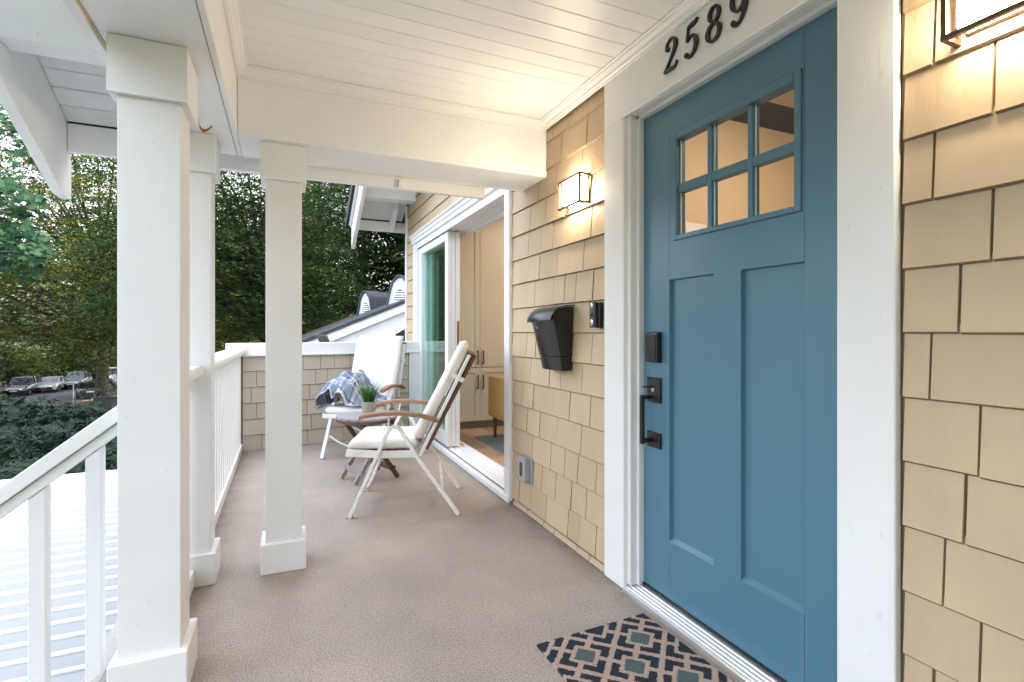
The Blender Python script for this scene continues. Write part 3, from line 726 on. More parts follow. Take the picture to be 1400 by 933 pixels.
# ------------------------------------------------------------------ mailbox
mbx=thing('mailbox','black wall mailbox with curved lid hung on the tan shingles','mailbox',(1.388,2.46,.94))
XB=1.387
def plan(y0,y1,xe,bul,z,n=8):
    pts=[(XB,y0,z)]
    for i in range(n+1):
        t=i/n; yy=y0+(y1-y0)*t; pts.append((xe-bul*(1-(2*t-1)**2),yy,z))
    pts.append((XB,y1,z)); return pts
secs=[plan(2.352,2.580,1.330,.020,.945),plan(2.350,2.583,1.322,.022,.99),plan(2.348,2.586,1.318,.022,1.018)]
b=MB(); b.loft(secs); b.build('lower_body',M['blackbox'],mbx)
secs=[plan(2.347,2.587,1.3155,.023,1.021),plan(2.340,2.598,1.287,.026,1.15),plan(2.336,2.604,1.266,.028,1.235)]
b=MB(); b.loft(secs); o=b.build('body',M['blackbox'],mbx,smooth=True); smooth_by_angle(o,35)
# side cheeks rise to the lid curve
def lid_prof(off=0):
    return [(1.238-off*.3,1.205-off),(1.246-off*.2,1.228),(1.270,1.258),(1.30,1.277),(1.34,1.288),(XB,1.290)]
for yy in (2.3365,2.600):
    b=MB(); b.prism([(1.266,1.2355),(1.277,1.25),(1.31,1.270),(1.345,1.281),(XB,1.283),(XB,1.2355)],'y',yy,yy+.003); b.build('cheek',M['blackbox'],mbx)
lp=[(1.246,1.205),(1.250,1.226),(1.270,1.256),(1.295,1.277),(1.34,1.290),(XB,1.292)]
b=MB(); n=8; rows_=[]
for i in range(n+1):
    t=i/n; yy=2.330+(2.606-2.330)*t; bu=(1-(2*t-1)**2)*.022
    rows_.append([(x-(bu if j<3 else bu*(5-j)/3),yy,z) for j,(x,z) in enumerate(lp)])
top=[[b.bm.verts.new(p) for p in r] for r in rows_]; bot=[[b.bm.verts.new((p[0]+.002,p[1],p[2]-.004)) for p in r] for r in rows_]
for i in range(n):
    for j in range(5):
        b.bm.faces.new([top[i][j],top[i+1][j],top[i+1][j+1],top[i][j+1]]); b.bm.faces.new([bot[i][j],bot[i][j+1],bot[i+1][j+1],bot[i+1][j]])
    b.bm.faces.new([top[i][0],bot[i][0],bot[i+1][0],top[i+1][0]])
for i in (0,n):
    for j in range(5): b.bm.faces.new([top[i][j],top[i][j+1],bot[i][j+1],bot[i][j]])
o=b.build('lid',M['blackbox'],mbx,smooth=True); smooth_by_angle(o,45)
b=MB(); b.lathe([(0,0),(.009,0),(.010,.003),(.010,.008),(0,.008)],(1.2555,2.50,1.175),16,'x'); b.build('lock',M['chrome'],mbx)

# ------------------------------------------------------------------ video doorbell / keypad, outlet cover
db=thing('doorbell','slim black doorbell keypad with three round buttons beside the door casing','doorbell',(1.388,2.10,1.2))
MB().box(1.366,1.389,2.058,2.098,1.168,1.292).build('mount',M['blackbox'],db,bevel=.004,seg=2)
MB().box(1.348,1.3655,2.078,2.120,1.170,1.298).build('faceplate',M['greydark'],db,bevel=.007,seg=3)
for z in (1.276,1.236): 
    b=MB(); b.lathe([(0,0),(.012,0),(.0125,-.002),(.009,-.003),(0,-.0035)],(1.348,2.099,z),18,'x'); b.build('button',M['chrome'] if z>1.25 else M['black'],db)
b=MB(); b.lathe([(0,0),(.015,0),(.0155,-.002),(.011,-.003),(0,-.0035)],(1.348,2.099,1.194),18,'x'); b.build('button',M['chrome'],db)
ob=thing('outlet_cover','grey weatherproof outlet cover low on the shingles near the sliding door','outlet cover',(1.388,2.89,.21))
MB().box(1.375,1.40,2.815,2.955,.212,.372).build('base_plate',M['greyplastic'],ob,bevel=.004)
MB().box(1.338,1.3745,2.83,2.94,.222,.374).build('hinged_cover',M['greyplastic'],ob,bevel=.008,seg=3)
MB().box(1.3355,1.3382,2.866,2.902,.255,.34).build('window',M['greydark'],ob,bevel=.001)

# ------------------------------------------------------------------ doormat
mt=MB(); mt.box(-.245,.245,-.39,.39,0,.009)
mo=mt.build('doormat',M['doormat'],bevel=.002); mo.location=(1.092,1.289,.0005); mo.rotation_euler=(0,0,R(1.2))
tag(mo,'pink and navy lattice doormat lying in front of the blue door','doormat')
# shift the pattern so a square sits where the photo has one
me=mo.data

# ------------------------------------------------------------------ sliding door
sdoor=thing('sliding_door','white multi panel sliding glass door standing open to the living room','sliding door',(1.40,4.4,0))
F0,F1=3.155,5.82
MB().box(1.368,1.62,3.14,3.225,.045,2.158).build('jamb',M['vinyl'],sdoor,bevel=.003)
MB().box(1.376,1.62,5.79,5.86,.045,2.158).build('jamb',M['vinyl'],sdoor,bevel=.003)
MB().box(1.362,1.40,5.795,5.93,.0,2.158).build('casing',M['white'],sdoor,bevel=.003)
h=MB(); h.prism([(1.372,2.16),(1.352,2.166),(1.352,2.196),(1.340,2.204),(1.336,2.226),(1.318,2.240),(1.318,2.252),(1.40,2.262),(1.40,2.16)],'y',3.12,5.95); h.build('head_casing',M['white'],sdoor)
h=MB(); h.box(1.374,1.62,3.2255,5.7895,2.118,2.1575); h.box(1.374,1.384,3.2255,5.7895,2.100,2.1175); h.box(1.455,1.463,3.2255,5.7895,2.106,2.1175); h.box(1.530,1.538,3.2255,5.7895,2.106,2.1175); h.box(1.60,1.62,3.2255,5.7895,2.085,2.1175); h.build('head_track',M['vinyl'],sdoor)
s=MB(); s.prism([(1.362,0.004),(1.362,.038),(1.372,.046),(1.60,.052),(1.60,0.004)],'y',3.14,5.86); s.build('sill',M['vinyl'],sdoor)
s=MB()
for x in (1.4375,1.478): s.box(x,x+.006,3.226,5.789,.0475,.058)
s.box(1.565,1.60,3.226,5.789,.0505,.066); s.build('sill_track',M['vinyl'],sdoor)
def sash(x0,y0,y1,name='sash'):
    z0,z1=.064,2.1; w=.085; x1=x0+.0385
    s=MB(); s.box(x0,x1,y0,y0+w,z0,z1); s.box(x0,x1,y1-w,y1,z0,z1); s.box(x0,x1,y0+w,y1-w,z0,z0+.12); s.box(x0,x1,y0+w,y1-w,z1-.075,z1)
    o=s.build(name,M['vinyl'],sdoor,bevel=.003)
    MB().box(x0+.015,x0+.022,y0+w,y1-w,z0+.12,z1-.075).build('glass',M['glassslide'],o); return o
sash(1.400,4.665,5.785); sash(1.441,4.66,5.72); o=sash(1.482,4.655,5.64)
b=MB(); b.prism([(1.494,1.02),(1.508,1.02),(1.512,1.03),(1.512,1.245),(1.508,1.255),(1.494,1.255),(1.490,1.245),(1.490,1.03)],'y',4.650,4.6545); b.build('latch_plate',M['brass'],o)

# ------------------------------------------------------------------ interior
ifl=tag(MB().box(1.60,5.2,-1.5,6.4,-.1,.03).build('interior_floor',M['oak']),kind='structure')
pm=MB().box(-.07,.07,-.75,.75,0,.014).mesh('oak plank',M['oak'],bevel=.0015)
x=1.70; r_=0
while x<4.0:
    y=2.3+(r_*.53)%1.5
    while y<6.6:
        o=bpy.data.objects.new('plank',pm); COL.objects.link(o); o.parent=ifl; o.location=(x,y,.031+rng.uniform(0,.0006)); y+=1.502
    x+=.1415; r_+=1
iw=MB(); iw.box(5.2,5.3,-1.6,6.4,-.1,2.7); iw.box(1.60,5.2,6.3,6.4,-.1,2.7); iw.box(1.60,5.2,-1.6,-1.5,-.1,2.7); iw.box(1.6,5.2,2.46,2.56,.03,2.6)
tag(iw.build('interior_wall',M['inwall']),kind='structure')
tag(MB().box(1.40,5.3,-1.6,6.4,2.60,2.7).build('interior_ceiling',M['inceil']),kind='structure')
for (x,y,e,lab) in ((2.9,4.2,1,'round lit ceiling lamp in the living room'),(2.5,1.3,1,'round lit ceiling lamp in the entry hall')):
    l=thing('ceiling_lamp',lab,'ceiling lamp',(x,y,2.6))
    b=MB(); b.lathe([(.0,2.60),(.33,2.60),(.33,2.575),(0,2.575)],(x,y,0),28); b.build('rim',M['white'],l)
    b=MB(); b.lathe([(.31,2.574),(.29,2.545),(.20,2.52),(.0,2.505)],(x,y,0),28); b.build('dome',emit('lit dome '+lab[-4:],(1,.79,.56),3.5 if y>2 else 3.1),l)
CY=5.50
cab=thing('cabinet','tall beige shaker cabinet with dark handles seen through the open sliding door','cabinet',(2.4,CY,.045))
MB().box(1.62,3.4,CY+.02,6.28,.13,2.58).build('carcass',M['cabinet'],cab)
MB().box(1.62,3.4,CY+.07,6.27,.045,.13).build('toe_kick',M['kick'],cab)
def cdoor(x0,x1,z0,z1,hx,hz0,hz1):
    g=.0015; x0+=g;x1-=g;z0+=g;z1-=g; w=.058
    d=MB(); d.box(x0,x0+w,CY,CY+.018,z0,z1); d.box(x1-w,x1,CY,CY+.018,z0,z1); d.box(x0+w,x1-w,CY,CY+.018,z0,z0+w); d.box(x0+w,x1-w,CY,CY+.018,z1-w,z1)
    d.box(x0+w,x1-w,CY+.009,CY+.018,z0+w,z1-w)
    o=d.build('cabinet_door',M['cabinet'],cab,bevel=.0015)
    h=MB(); h.box(hx-.006,hx+.006,CY-.032,CY-.022,hz0,hz1); h.box(hx-.005,hx+.005,CY-.022,CY,hz0+.01,hz0+.022); h.box(hx-.005,hx+.005,CY-.022,CY,hz1-.022,hz1-.01)
    h.build('handle',M['bronze'],o)
for x0,x1,s in ((1.63,2.036,1),(2.036,2.442,-1),(2.442,2.848,1),(2.848,3.254,-1)):
    hx=(x1-.032) if s==1 else (x0+.032)
    cdoor(x0,x1,.135,.74,hx,.50,.66); cdoor(x0,x1,.745,2.55,hx,.78,.94)
so_=thing('armchair','mustard leather armchair seen through the open sliding door','armchair',(2.35,4.55,.045))
b=MB(); b.box(1.94,2.86,4.20,4.98,.30,.50); b.build('base',M['leather'],so_,bevel=.03,seg=3)
for xx in (1.93,2.76):
    b=MB(); b.box(xx,xx+.14,4.19,4.98,.28,.70); o=b.build('arm',M['leather'],so_,bevel=.02,seg=3)
b=MB(); b.box(2.075,2.755,4.24,4.40,.505,.86); b.build('backrest',M['leather'],so_,bevel=.05,seg=4)
b=MB(); b.box(2.075,2.755,4.405,4.96,.505,.60); b.build('seat',M['leather'],so_,bevel=.03,seg=3)
for xx,yy in ((1.99,4.93),(2.80,4.93),(1.99,4.25),(2.80,4.25)):
    b=MB(); b.tube([(xx,yy,.045),(xx,yy,.285)],[.014,.024],12); o=b.build('leg',M['teaktable'],so_,smooth=True)
    smooth_by_angle(o)
b=MB(); b.box(1.80,3.6,3.55,5.05,.0462,.053); tag(b.build('rug',M['rug'],bevel=.002),'flat grey green rug under the mustard armchair indoors','rug')

# ------------------------------------------------------------------ reclining chairs
def rounded(sec,n=1): return sec
def make_chair(lab,loc,rz,bx,bz,cush,capp):
    """local +X forward, +Y sitter's left. bx,bz: top of the back bar"""
    c=thing('garden_chair',lab,'chair',loc,rz,'reclining garden chairs with cushions')
    c.rotation_euler=(0,0,rz); ORG[c.name]=Vector((0,0,0))
    Wd=.272
    B0=Vector((-.075,.0,.40)); B1=Vector((bx,0,bz)); bd=(B1-B0).normalized(); bn=Vector((bd.z,0,-bd.x)) # bn points forward/up
    for s in (1,-1):
        y=s*Wd
        # one bent tube makes front leg, apex and rear leg
        path=[(.350,y,.004),(.20,y,.345),(.135,y,.495),(.118,y,.530),(.100,y,.552),(.078,y,.560),(.055,y,.553),(.036,y,.532),(.018,y,.50),(-.06,y,.37),(-.318,y,.004)]
        m=MB(); m.sweep(path,.022,.036,up=(0,1,0)); o=m.build('leg_frame',M['alu'],c,bevel=.003,local=True)
        for x in (.352,-.320):
            m=MB(); m.box(x-.020,x+.020,y-.014,y+.014,0,.010); m.build('foot_cap',M['greyplastic'],o,local=True)
        yi=s*(Wd-.030)
        m=MB(); m.sweep([(.378,yi,.400),(.36,yi,.396),(.15,yi,.382),(-.06,yi,.382)],.02,.046); m.build('seat_rail',M['alu'],c,bevel=.003,local=True)
        m=MB(); m.bar(B0+Vector((0,yi,-.03)),B1+Vector((0,yi,0)),.022,.042,up=(0,1,0)); m.build('back_rail',M['alu'],c,bevel=.003,local=True)
        m=MB(); m.bar(B0+bd*.03+Vector((0,yi,0))-bn*.033,B1+bd*.012+Vector((0,yi,0))-bn*.033,.020,.022,up=(0,1,0)); m.build('back_stile',M['teakdark'],c,bevel=.003,local=True)
        # teak armrest, gently arched, rounded front
        ya=s*(Wd+.012)
        m=MB(); secs=[]
        for x,z,hw in ((.292,.615,.012),(.283,.622,.024),(.255,.632,.030),(.15,.645,.030),(.04,.645,.029),(-.08,.630,.027),(-.165,.605,.024),(-.19,.595,.018)):
            secs.append([(x,ya-hw,z-.011),(x,ya+hw,z-.011),(x,ya+hw,z+.009),(x,ya+hw*.7,z+.014),(x,ya-hw*.7,z+.014),(x,ya-hw,z+.009)])
        m.loft(secs); m.build('armrest',M['teak'],c,bevel=.002,local=True)
        m=MB(); m.sweep([(.12,s*(Wd-.014),.545),(.115,s*(Wd-.006),.60),(.11,ya,.632)],.02,.008,up=(1,0,0)); m.build('arm_bracket',M['alu'],c,local=True)
        m=MB(); m.lathe([(0,0),(.011,.001),(.011,.016),(0,.018)],(0,0,0),12,'y')
        bmesh.ops.translate(m.bm,verts=m.bm.verts,vec=Vector((-.165-.09+.02,s*(Wd+.0),.66)) if False else (B0+bd*.33-bn*.035+Vector((0,yi-.009,0)))); m.build('recline_knob',M['teakdark'],c,local=True)
    # curved braces between the feet
    for x,z0,sag in ((.262,.20,-.10),(-.176,.205,-.13)):
        n=10; path=[(x+(.02 if x>0 else -.03)*math.sin(math.pi*k/n),-Wd+.012+(2*Wd-.024)*k/n,z0+sag*math.sin(math.pi*k/n)*.9) for k in range(n+1)]
        m=MB(); m.tube(path,.009,8); o=m.build('brace',M['alu'],c,smooth=True,local=True)
    m=MB(); m.box(.352,.378,-.238,.238,.374,.412); m.build('front_rail',M['alu'],c,bevel=.003,local=True)
    # teak slats of the seat and of the back
    sl_=MB().box(-.019,.019,-.232,.232,-.007,.007).mesh('seat slat',M['teakdark'],bevel=.002)
    for k in range(8):
        o=bpy.data.objects.new('seat_slat',sl_); COL.objects.link(o); o.parent=c; o.location=(.32-k*.048,0,.400)
    bl_=MB().box(-.007,.007,-.230,.230,-.030,.030).mesh('back slat',M['teakdark'],bevel=.002)
    Lb=(B1-B0).length
    for k in range(9):
        o=bpy.data.objects.new('back_slat',bl_); COL.objects.link(o); o.parent=c
        p=B0+bd*(.06+k*(Lb-.075)/8)-bn*.028; o.location=p; o.rotation_euler=(0,math.atan2(bd.x,bd.z),0)
    # seat cushion
    def pad(L,Wp,T,nx,ny,puff,seed):
        rg=random.Random(seed); m=MB(); top=[];bot=[]
        for i in range(nx+1):
            rt=[];rb=[]
            for j in range(ny+1):
                u,v=i/nx,j/ny; ed=min(1,min(u,1-u)*L/.035)*1.0; ev=min(1,min(v,1-v)*Wp/.035)
                e=math.sqrt(max(0,1-(1-ed)**2))*math.sqrt(max(0,1-(1-ev)**2))
                wr=puff*(math.sin(u*9+seed)*math.sin(v*7+seed*2))*.35+puff*.6*math.sin(u*3.3*math.pi+v*4)*.4
                cx,cy=u*L,(v-.5)*Wp
                rt.append(m.bm.verts.new((cx,cy,T*.5+T*.5*e+wr*e))); rb.append(m.bm.verts.new((cx,cy,T*.5-T*.5*e)))
            top.append(rt);bot.append(rb)
        for i in range(nx):
            for j in range(ny):
                m.bm.faces.new([top[i][j],top[i+1][j],top[i+1][j+1],top[i][j+1]]); m.bm.faces.new([bot[i][j],bot[i][j+1],bot[i+1][j+1],bot[i+1][j]])
        bmesh.ops.remove_doubles(m.bm,verts=m.bm.verts,dist=.0008)
        return m
    m=pad(.45,.50,.062,18,18,.007,1.3)
    for v in m.bm.verts: v.co.x-=.075; v.co.z+=.412+max(0,(v.co.x-.33))*-.15
    m.build('seat_cushion',cush,c,smooth=True,local=True)
    Lc=Lb+.02
    m=pad(Lc,.50,.068,26,18,.007,2.1)
    rotm=Matrix((bd,Vector((0,1,0)),bn)).transposed()
    for v in m.bm.verts:
        v.co=B0+bd*.045+bn*.022+rotm@v.co
    bc=m.build('back_cushion',cush,c,smooth=True,local=True)
    # hood of the cushion folded over the top of the back
    m=MB(); secs=[]
    for k in range(9):
        t=k/8*math.pi; o_=B1+bd*.0
        secs.append([tuple(o_+bn*(.05*math.cos(t)+.018)+bd*(.03*math.sin(t)+.018)+Vector((0,yy,0))) for yy in (-.24,-.12,0,.12,.24)])
    # tie strap round the rails
    tp=B0+bd*(Lb*.76)
    m=MB()
    for s in (1,-1): m.bar(tp+bn*.045+Vector((0,s*.256,0)),tp-bn*.040+Vector((0,s*.256,0)),.004,.03,up=tuple(bd))
    m.bar(tp-bn*.040+Vector((0,-.256,0)),tp-bn*.040+Vector((0,.256,0)),.004,.03,up=tuple(bd))
    m.build('tie_strap',cush,bc,local=True)
    m=MB(); m.box(-.02,.02,-.262,.262,0,.012)
    bmesh.ops.transform(m.bm,matrix=Matrix.Translation(B1)@Matrix.Rotation(math.atan2(bd.x,bd.z),4,'Y'),verts=m.bm.verts); m.build('top_rail',M['teakdark'],c,bevel=.002,local=True)
    return c
f1=Vector((-.9483837,.31712515)); f2=Vector((-.58,-.81)).normalized()
ch1=make_chair('white framed recliner with teak arms and cream cushions, nearest the sliding door',(.7815,3.44,0),math.atan2(f1.y,f1.x),-.388,1.005,M['cushion'],0)
ch2=make_chair('white cushioned recliner in the far corner with a plaid blanket over its arm',(.728,5.05,0),math.atan2(f2.y,f2.x),-.29,1.03,M['cushionwhite'],0)

# ------------------------------------------------------------------ round folding table
tx,ty,tz=.60,4.14,.50
tb=thing('side_table','round weathered teak folding table between the two chairs','table',(tx,ty,0))
a0=R(20)
Rm=Matrix.Rotation(a0,3,'Z')
n=7; wsl=.49/n
for k in range(n):
    c0=-.245+wsl*k+.0025; c1=c0+wsl-.005
    def xx(c): return math.sqrt(max(0,.2451**2-c*c))
    pts=[]
    for i in range(7): c=c0+(c1-c0)*i/6; pts.append((xx(c),c))
    for i in range(7): c=c1-(c1-c0)*i/6; pts.append((-xx(c),c))
    pts=[p for i,p in enumerate(pts) if i==0 or (abs(p[0]-pts[i-1][0])+abs(p[1]-pts[i-1][1]))>1e-4]
    m=MB(); m.prism(pts,'z',tz-.018,tz); 
    bmesh.ops.transform(m.bm,matrix=Matrix.Translation((tx,ty,0))@Rm.to_4x4(),verts=m.bm.verts)
    m.build('slat',M['teakgrey'],tb,bevel=.002)
def tbl(p): v=Rm@Vector(p); return Vector((tx+v.x,ty+v.y,v.z))
m=MB()
for k in range(24):
    t0,t1=2*math.pi*k/24,2*math.pi*(k+1)/24
    pts=[(.228,t0),(.247,t0),(.247,t1),(.228,t1)]
    lo=[m.bm.verts.new((tx+r*math.cos(t),ty+r*math.sin(t),tz-.040)) for r,t in pts]; hi=[m.bm.verts.new((tx+r*math.cos(t),ty+r*math.sin(t),tz-.0185)) for r,t in pts]
    m.bm.faces.new(lo); m.bm.faces.new(hi)
    for i in range(4): m.bm.faces.new([lo[i],lo[(i+1)%4],hi[(i+1)%4],hi[i]])
bmesh.ops.remove_doubles(m.bm,verts=m.bm.verts,dist=.0005)
m.build('rim',M['teaktable'],tb)
for s,w in ((1,.15),(-1,.115)):
    for sy in (1,-1):
        m=MB(); m.bar(tbl((s*.17,sy*w,.008)),tbl((-s*.135,sy*w,tz-.042)),.020,.034,up=(0,0,1)); m.build('leg',M['teaktable'] if s==1 else M['teakgrey'],tb,bevel=.002)
    m=MB(); m.bar(tbl((s*.128,-w-.03,.085)),tbl((s*.128,w+.03,.085)),.016,.045); m.build('stretcher',M['teaktable'] if s==1 else M['teakgrey'],tb,bevel=.002)
m=MB(); m.bar(tbl((.0,-.16,.26)),tbl((0,.16,.26)),.014,.03); m.build('stretcher',M['teaktable'],tb,bevel=.002)
m=MB(); m.bar(tbl((-.136,-.18,tz-.06)),tbl((-.136,.18,tz-.06)),.02,.03); m.build('top_rail',M['teaktable'],tb,bevel=.002)
m=MB(); m.bar(tbl((.136,-.18,tz-.06)),tbl((.136,.18,tz-.06)),.02,.03); m.build('top_rail',M['teaktable'],tb,bevel=.002)
# potted grass
px_,py_=.612,4.22
pg=thing('potted_grass','small ribbed pot of bright green grass on the round table','potted plant',(px_,py_,tz))
m=MB(); nr=40; secs=[]
for r,z in ((.044,tz+.001),(.049,tz+.03),(.056,tz+.092)):
    secs.append([(px_+(r+(.0018 if k%2 else -.0018))*math.cos(2*math.pi*k/nr),py_+(r+(.0018 if k%2 else -.0018))*math.sin(2*math.pi*k/nr),z) for k in range(nr)])
secs.append([(px_+.050*math.cos(2*math.pi*k/nr),py_+.050*math.sin(2*math.pi*k/nr),tz+.092) for k in range(nr)])
secs.append([(px_+.048*math.cos(2*math.pi*k/nr),py_+.048*math.sin(2*math.pi*k/nr),tz+.078) for k in range(nr)])
m.loft(secs); m.build('pot',M['pot'],pg)
gm=MB(); rg=random.Random(3)
for k in range(330):
    t=rg.uniform(0,2*math.pi); r=.040*math.sqrt(rg.random()); bx,by=px_+r*math.cos(t),py_+r*math.sin(t)
    ln=rg.uniform(.11,.19); le=rg.uniform(.15,.85)*(r/.04+.25); dx,dy=math.cos(t+rg.uniform(-.6,.6))*le,math.sin(t+rg.uniform(-.6,.6))*le
    w=.0022; nx,ny=-math.sin(t*3),math.cos(t*3); prev=None
    for i in range(4):
        q=i/3; c=Vector((bx+dx*ln*q*q,by+dy*ln*q*q,tz+.08+ln*q*(1-.25*le*q))); ww=w*(1-q*.85)
        cur=(gm.bm.verts.new(c+Vector((nx*ww,ny*ww,0))),gm.bm.verts.new(c-Vector((nx*ww,ny*ww,0))))
        if prev: gm.bm.faces.new([prev[0],prev[1],cur[1],cur[0]])
        prev=cur
bmg=gm.bm; me=bpy.data.meshes.new('grass'); bmg.to_mesh(me); bmg.free(); me.materials.append(M['grassleaf'])
o=bpy.data.objects.new('grass_blades',me); COL.objects.link(o); o.parent=pg; o.location=(-px_,-py_,-tz)
tag(o,kind='stuff')

# ------------------------------------------------------------------ plaid blanket over the far chair's arm
def blanket():
    r2=Vector((f2.y,-f2.x)); C=Vector((.728,5.05))
    prof=[(.300,.47),(.312,.53),(.312,.59),(.296,.640),(.262,.672),(.215,.700),(.165,.712),(.11,.705),(.055,.675),(.005,.630),(-.045,.580),(-.095,.545),(-.145,.522),(-.20,.510),(-.25,.502)]
    NV=22; NU=(len(prof)-1)*3; bm=bmesh.new(); uvl=bm.loops.layers.uv.new('UVMap'); g=[]
    def pr_(u):
        i=min(len(prof)-2,int(u)); t=u-i
        P=[prof[max(0,i-1)],prof[i],prof[i+1],prof[min(len(prof)-1,i+2)]]
        return [.5*((2*P[1][j])+(-P[0][j]+P[2][j])*t+(2*P[0][j]-5*P[1][j]+4*P[2][j]-P[3][j])*t*t+(-P[0][j]+3*P[1][j]-3*P[2][j]+P[3][j])*t**3) for j in (0,1)]
    for i in range(NU+1):
        u=i/3*.99999; lat,z=pr_(u); row=[]
        for j in range(NV+1):
            v=j/NV; fw=-.12+.50*v
            fall=max(0,fw-.26)          # front edge drapes down
            crest=.028*math.sin(u*1.1+v*6.0)+.018*math.sin(u*2.3-v*9)+.010*math.sin(u*4.1+v*13)
            k=math.sin(min(1,max(0,(u-3)/8))*math.pi)
            zz=z+crest*(.35+k*.7)-fall*(1.1 if u>5 else .5)*min(1,max(0,(z-.42)*6))+k*.035*math.sin(math.pi*v)
            zz=max(zz,.40 if lat>.30 or fw>.38 else .493)
            la=lat-.015+.016*math.sin(v*8+u*.7)*(1 if lat>.3 else .4)
            p2=C+f2*(fw+.02*math.sin(u*.9))+r2*la
            row.append((bm.verts.new((p2.x,p2.y,zz)),(u*.052,v*.5)))
        g.append(row)
    for i in range(NU):
        for j in range(NV):
            q=[g[i][j],g[i+1][j],g[i+1][j+1],g[i][j+1]]; f=bm.faces.new([x[0] for x in q]); f.smooth=True
            for l,x in zip(f.loops,q): l[uvl].uv=x[1]
    bmesh.ops.recalc_face_normals(bm,faces=bm.faces)
    me=bpy.data.meshes.new('blanket'); bm.to_mesh(me); bm.free(); me.materials.append(M['plaid'])
    o=bpy.data.objects.new('blanket',me); COL.objects.link(o)
    s=o.modifiers.new('thick','SOLIDIFY'); s.thickness=.007; s.offset=1
    tag(o,'blue grey plaid blanket draped over an arm of the far corner chair','blanket')
blanket()

# ------------------------------------------------------------------ main house roof overhang beyond
r2=thing('house_roof','white gabled roof overhang of the main house beyond the sliding door','roof',(1.1,6.6,2.5))
def so2(y): return 2.565+SL*(6.6-y)
def prism_x(pts,x0,x1,name,m,p,bevel=0):
    a=MB(); a.prism(pts,'x',x0,x1); return a.build(name,m,p,bevel=bevel)
d=0; LN2=.16
b2=MB(); b2.prism([(-LN2/2+.001,.0),(-LN2/2+.004,-.003),(LN2/2-.004,-.003),(LN2/2-.001,0),(LN2/2-.001,.018),(-LN2/2+.001,.018)],'x',.80,1.372); S2=b2.mesh('soffit board',M['soffit'])
for k in range(26):
    yc=6.60-(k+.5)*LN2*math.cos(ang); o=bpy.data.objects.new('board',S2); COL.objects.link(o); o.parent=r2
    o.location=Vector((0,yc,so2(yc)+.004))-ORG[r2.name]; o.rotation_euler=(-ang,0,0)
prism_x([(3.0,so2(3.0)+.024),(6.66,so2(6.66)+.024),(6.66,so2(6.66)+.06),(3.0,so2(3.0)+.06)],.70,5.4,'roof_deck',M['roofdark'],r2)
prism_x([(3.0,so2(3)+.02),(3.0,so2(3)-.34),(6.56,so2(6.56)-.34),(6.66,so2(6.66)-.35),(6.66,so2(6.66)-.18),(6.63,so2(6.63)+.02)],.755,.798,'barge_board',M['white'],r2,.003)
prism_x([(3.0,so2(3)+.022),(3.0,so2(3)-.09),(6.62,so2(6.62)-.09),(6.66,so2(6.66)+.022)],.722,.754,'shadow_board',M['white'],r2,.002)
prism_x([(3.0,so2(3)+.065),(3.0,so2(3)-.03),(6.70,so2(6.70)-.07),(6.70,so2(6.70)+.065)],.69,.7205,'drip_edge',M['roofdark'],r2)
MB().box(.80,5.3,6.60,6.635,2.425,2.55).build('fascia_board',M['white'],r2,bevel=.003)
MB().box(.80,1.372,6.60,6.632,2.551,2.575).build('shadow_gap',M['darkgap'],r2)
for yl in (6.02,):
    zt=so2(yl+.08); MB().box(.80,1.40,yl-.10,yl+.08,zt-.13,zt-.002).build('lookout',M['white'],r2,bevel=.003)
prism_x([(6.25,so2(6.25)-.002),(6.25,so2(6.25)-.1),(6.58,so2(6.58)-.16),(6.58,so2(6.58)-.002)],1.21,1.26,'rafter_tail',M['white'],r2,.002)

# ------------------------------------------------------------------ neighbour house
YN=12.0
def npt(u,v,y=YN):
    d_=ray(u,v); l=y/d_.y; return Vector((d_.x*l,y,H+d_.z*l))
nh=thing('neighbour_house','white neighbouring house with dark slate roof and two vented dormers behind the end wall','house',tuple(npt(480,470)))
e0=npt(408,468.5); e1=npt(640,377)
slp=(e1.z-e0.z)/(e1.x-e0.x)
def rzn(x): return e0.z+(x-e0.x)*slp
w=MB(); xl=e0.x+.10; xr=e1.x; zb_=-2.6
w.prism([(xl,zb_),(xr,zb_),(xr,rzn(xr)-.12),(xl,rzn(xl)-.10)],'y',YN+.05,YN+7.6); w.build('wall',M['stucco'],nh)
rf=MB(); rf.prism([(e0.x-.05,rzn(e0.x-.05)),(xr,rzn(xr)),(xr,rzn(xr)-.06),(e0.x-.05,rzn(e0.x-.05)-.06)],'y',YN-.10,YN+8.0); rfo=rf.build('roof',M['slate'],nh)
bgd=MB(); bgd.prism([(e0.x+.12,rzn(e0.x+.12)-.065),(xr,rzn(xr)-.065),(xr,rzn(xr)-.24),(e0.x+.45,rzn(e0.x+.45)-.26),(e0.x+.40,rzn(e0.x+.40)-.24)],'y',YN-.06,YN+.045); bgd.build('barge_board',M['white'],nh)
# slate courses
sm=MB().prism([(0,0),(.30,.30*slp-.012),(.30,.30*slp+.004),(0,.014)],'y',0,1).mesh('slate',M['slatelight'])
rg=random.Random(11)
nx=0; xx_=e0.x-.06
while xx_<xr-.3:
    yy=YN-.10+(.15 if nx%2 else 0)
    o0=YN-.10
    while yy<YN+4.4:
        wd=rg.uniform(.36,.50); o=bpy.data.objects.new('slate',sm); COL.objects.link(o); o.parent=rfo
        o.location=Vector((xx_,max(yy,YN-.115),rzn(xx_)+.004+rg.uniform(0,.003)))-ORG[rfo.name]; o.scale=(1,wd-.01,1); yy+=wd
    xx_+=.28; nx+=1
MB().prism([(e0.x-.05,rzn(e0.x-.05)+.005),(xr,rzn(xr)+.005),(xr,rzn(xr)+.07),(e0.x-.05,rzn(e0.x-.05)+.05)],'y',YN+4.5,YN+4.65).build('mossy_ridge',M['moss'],nh)
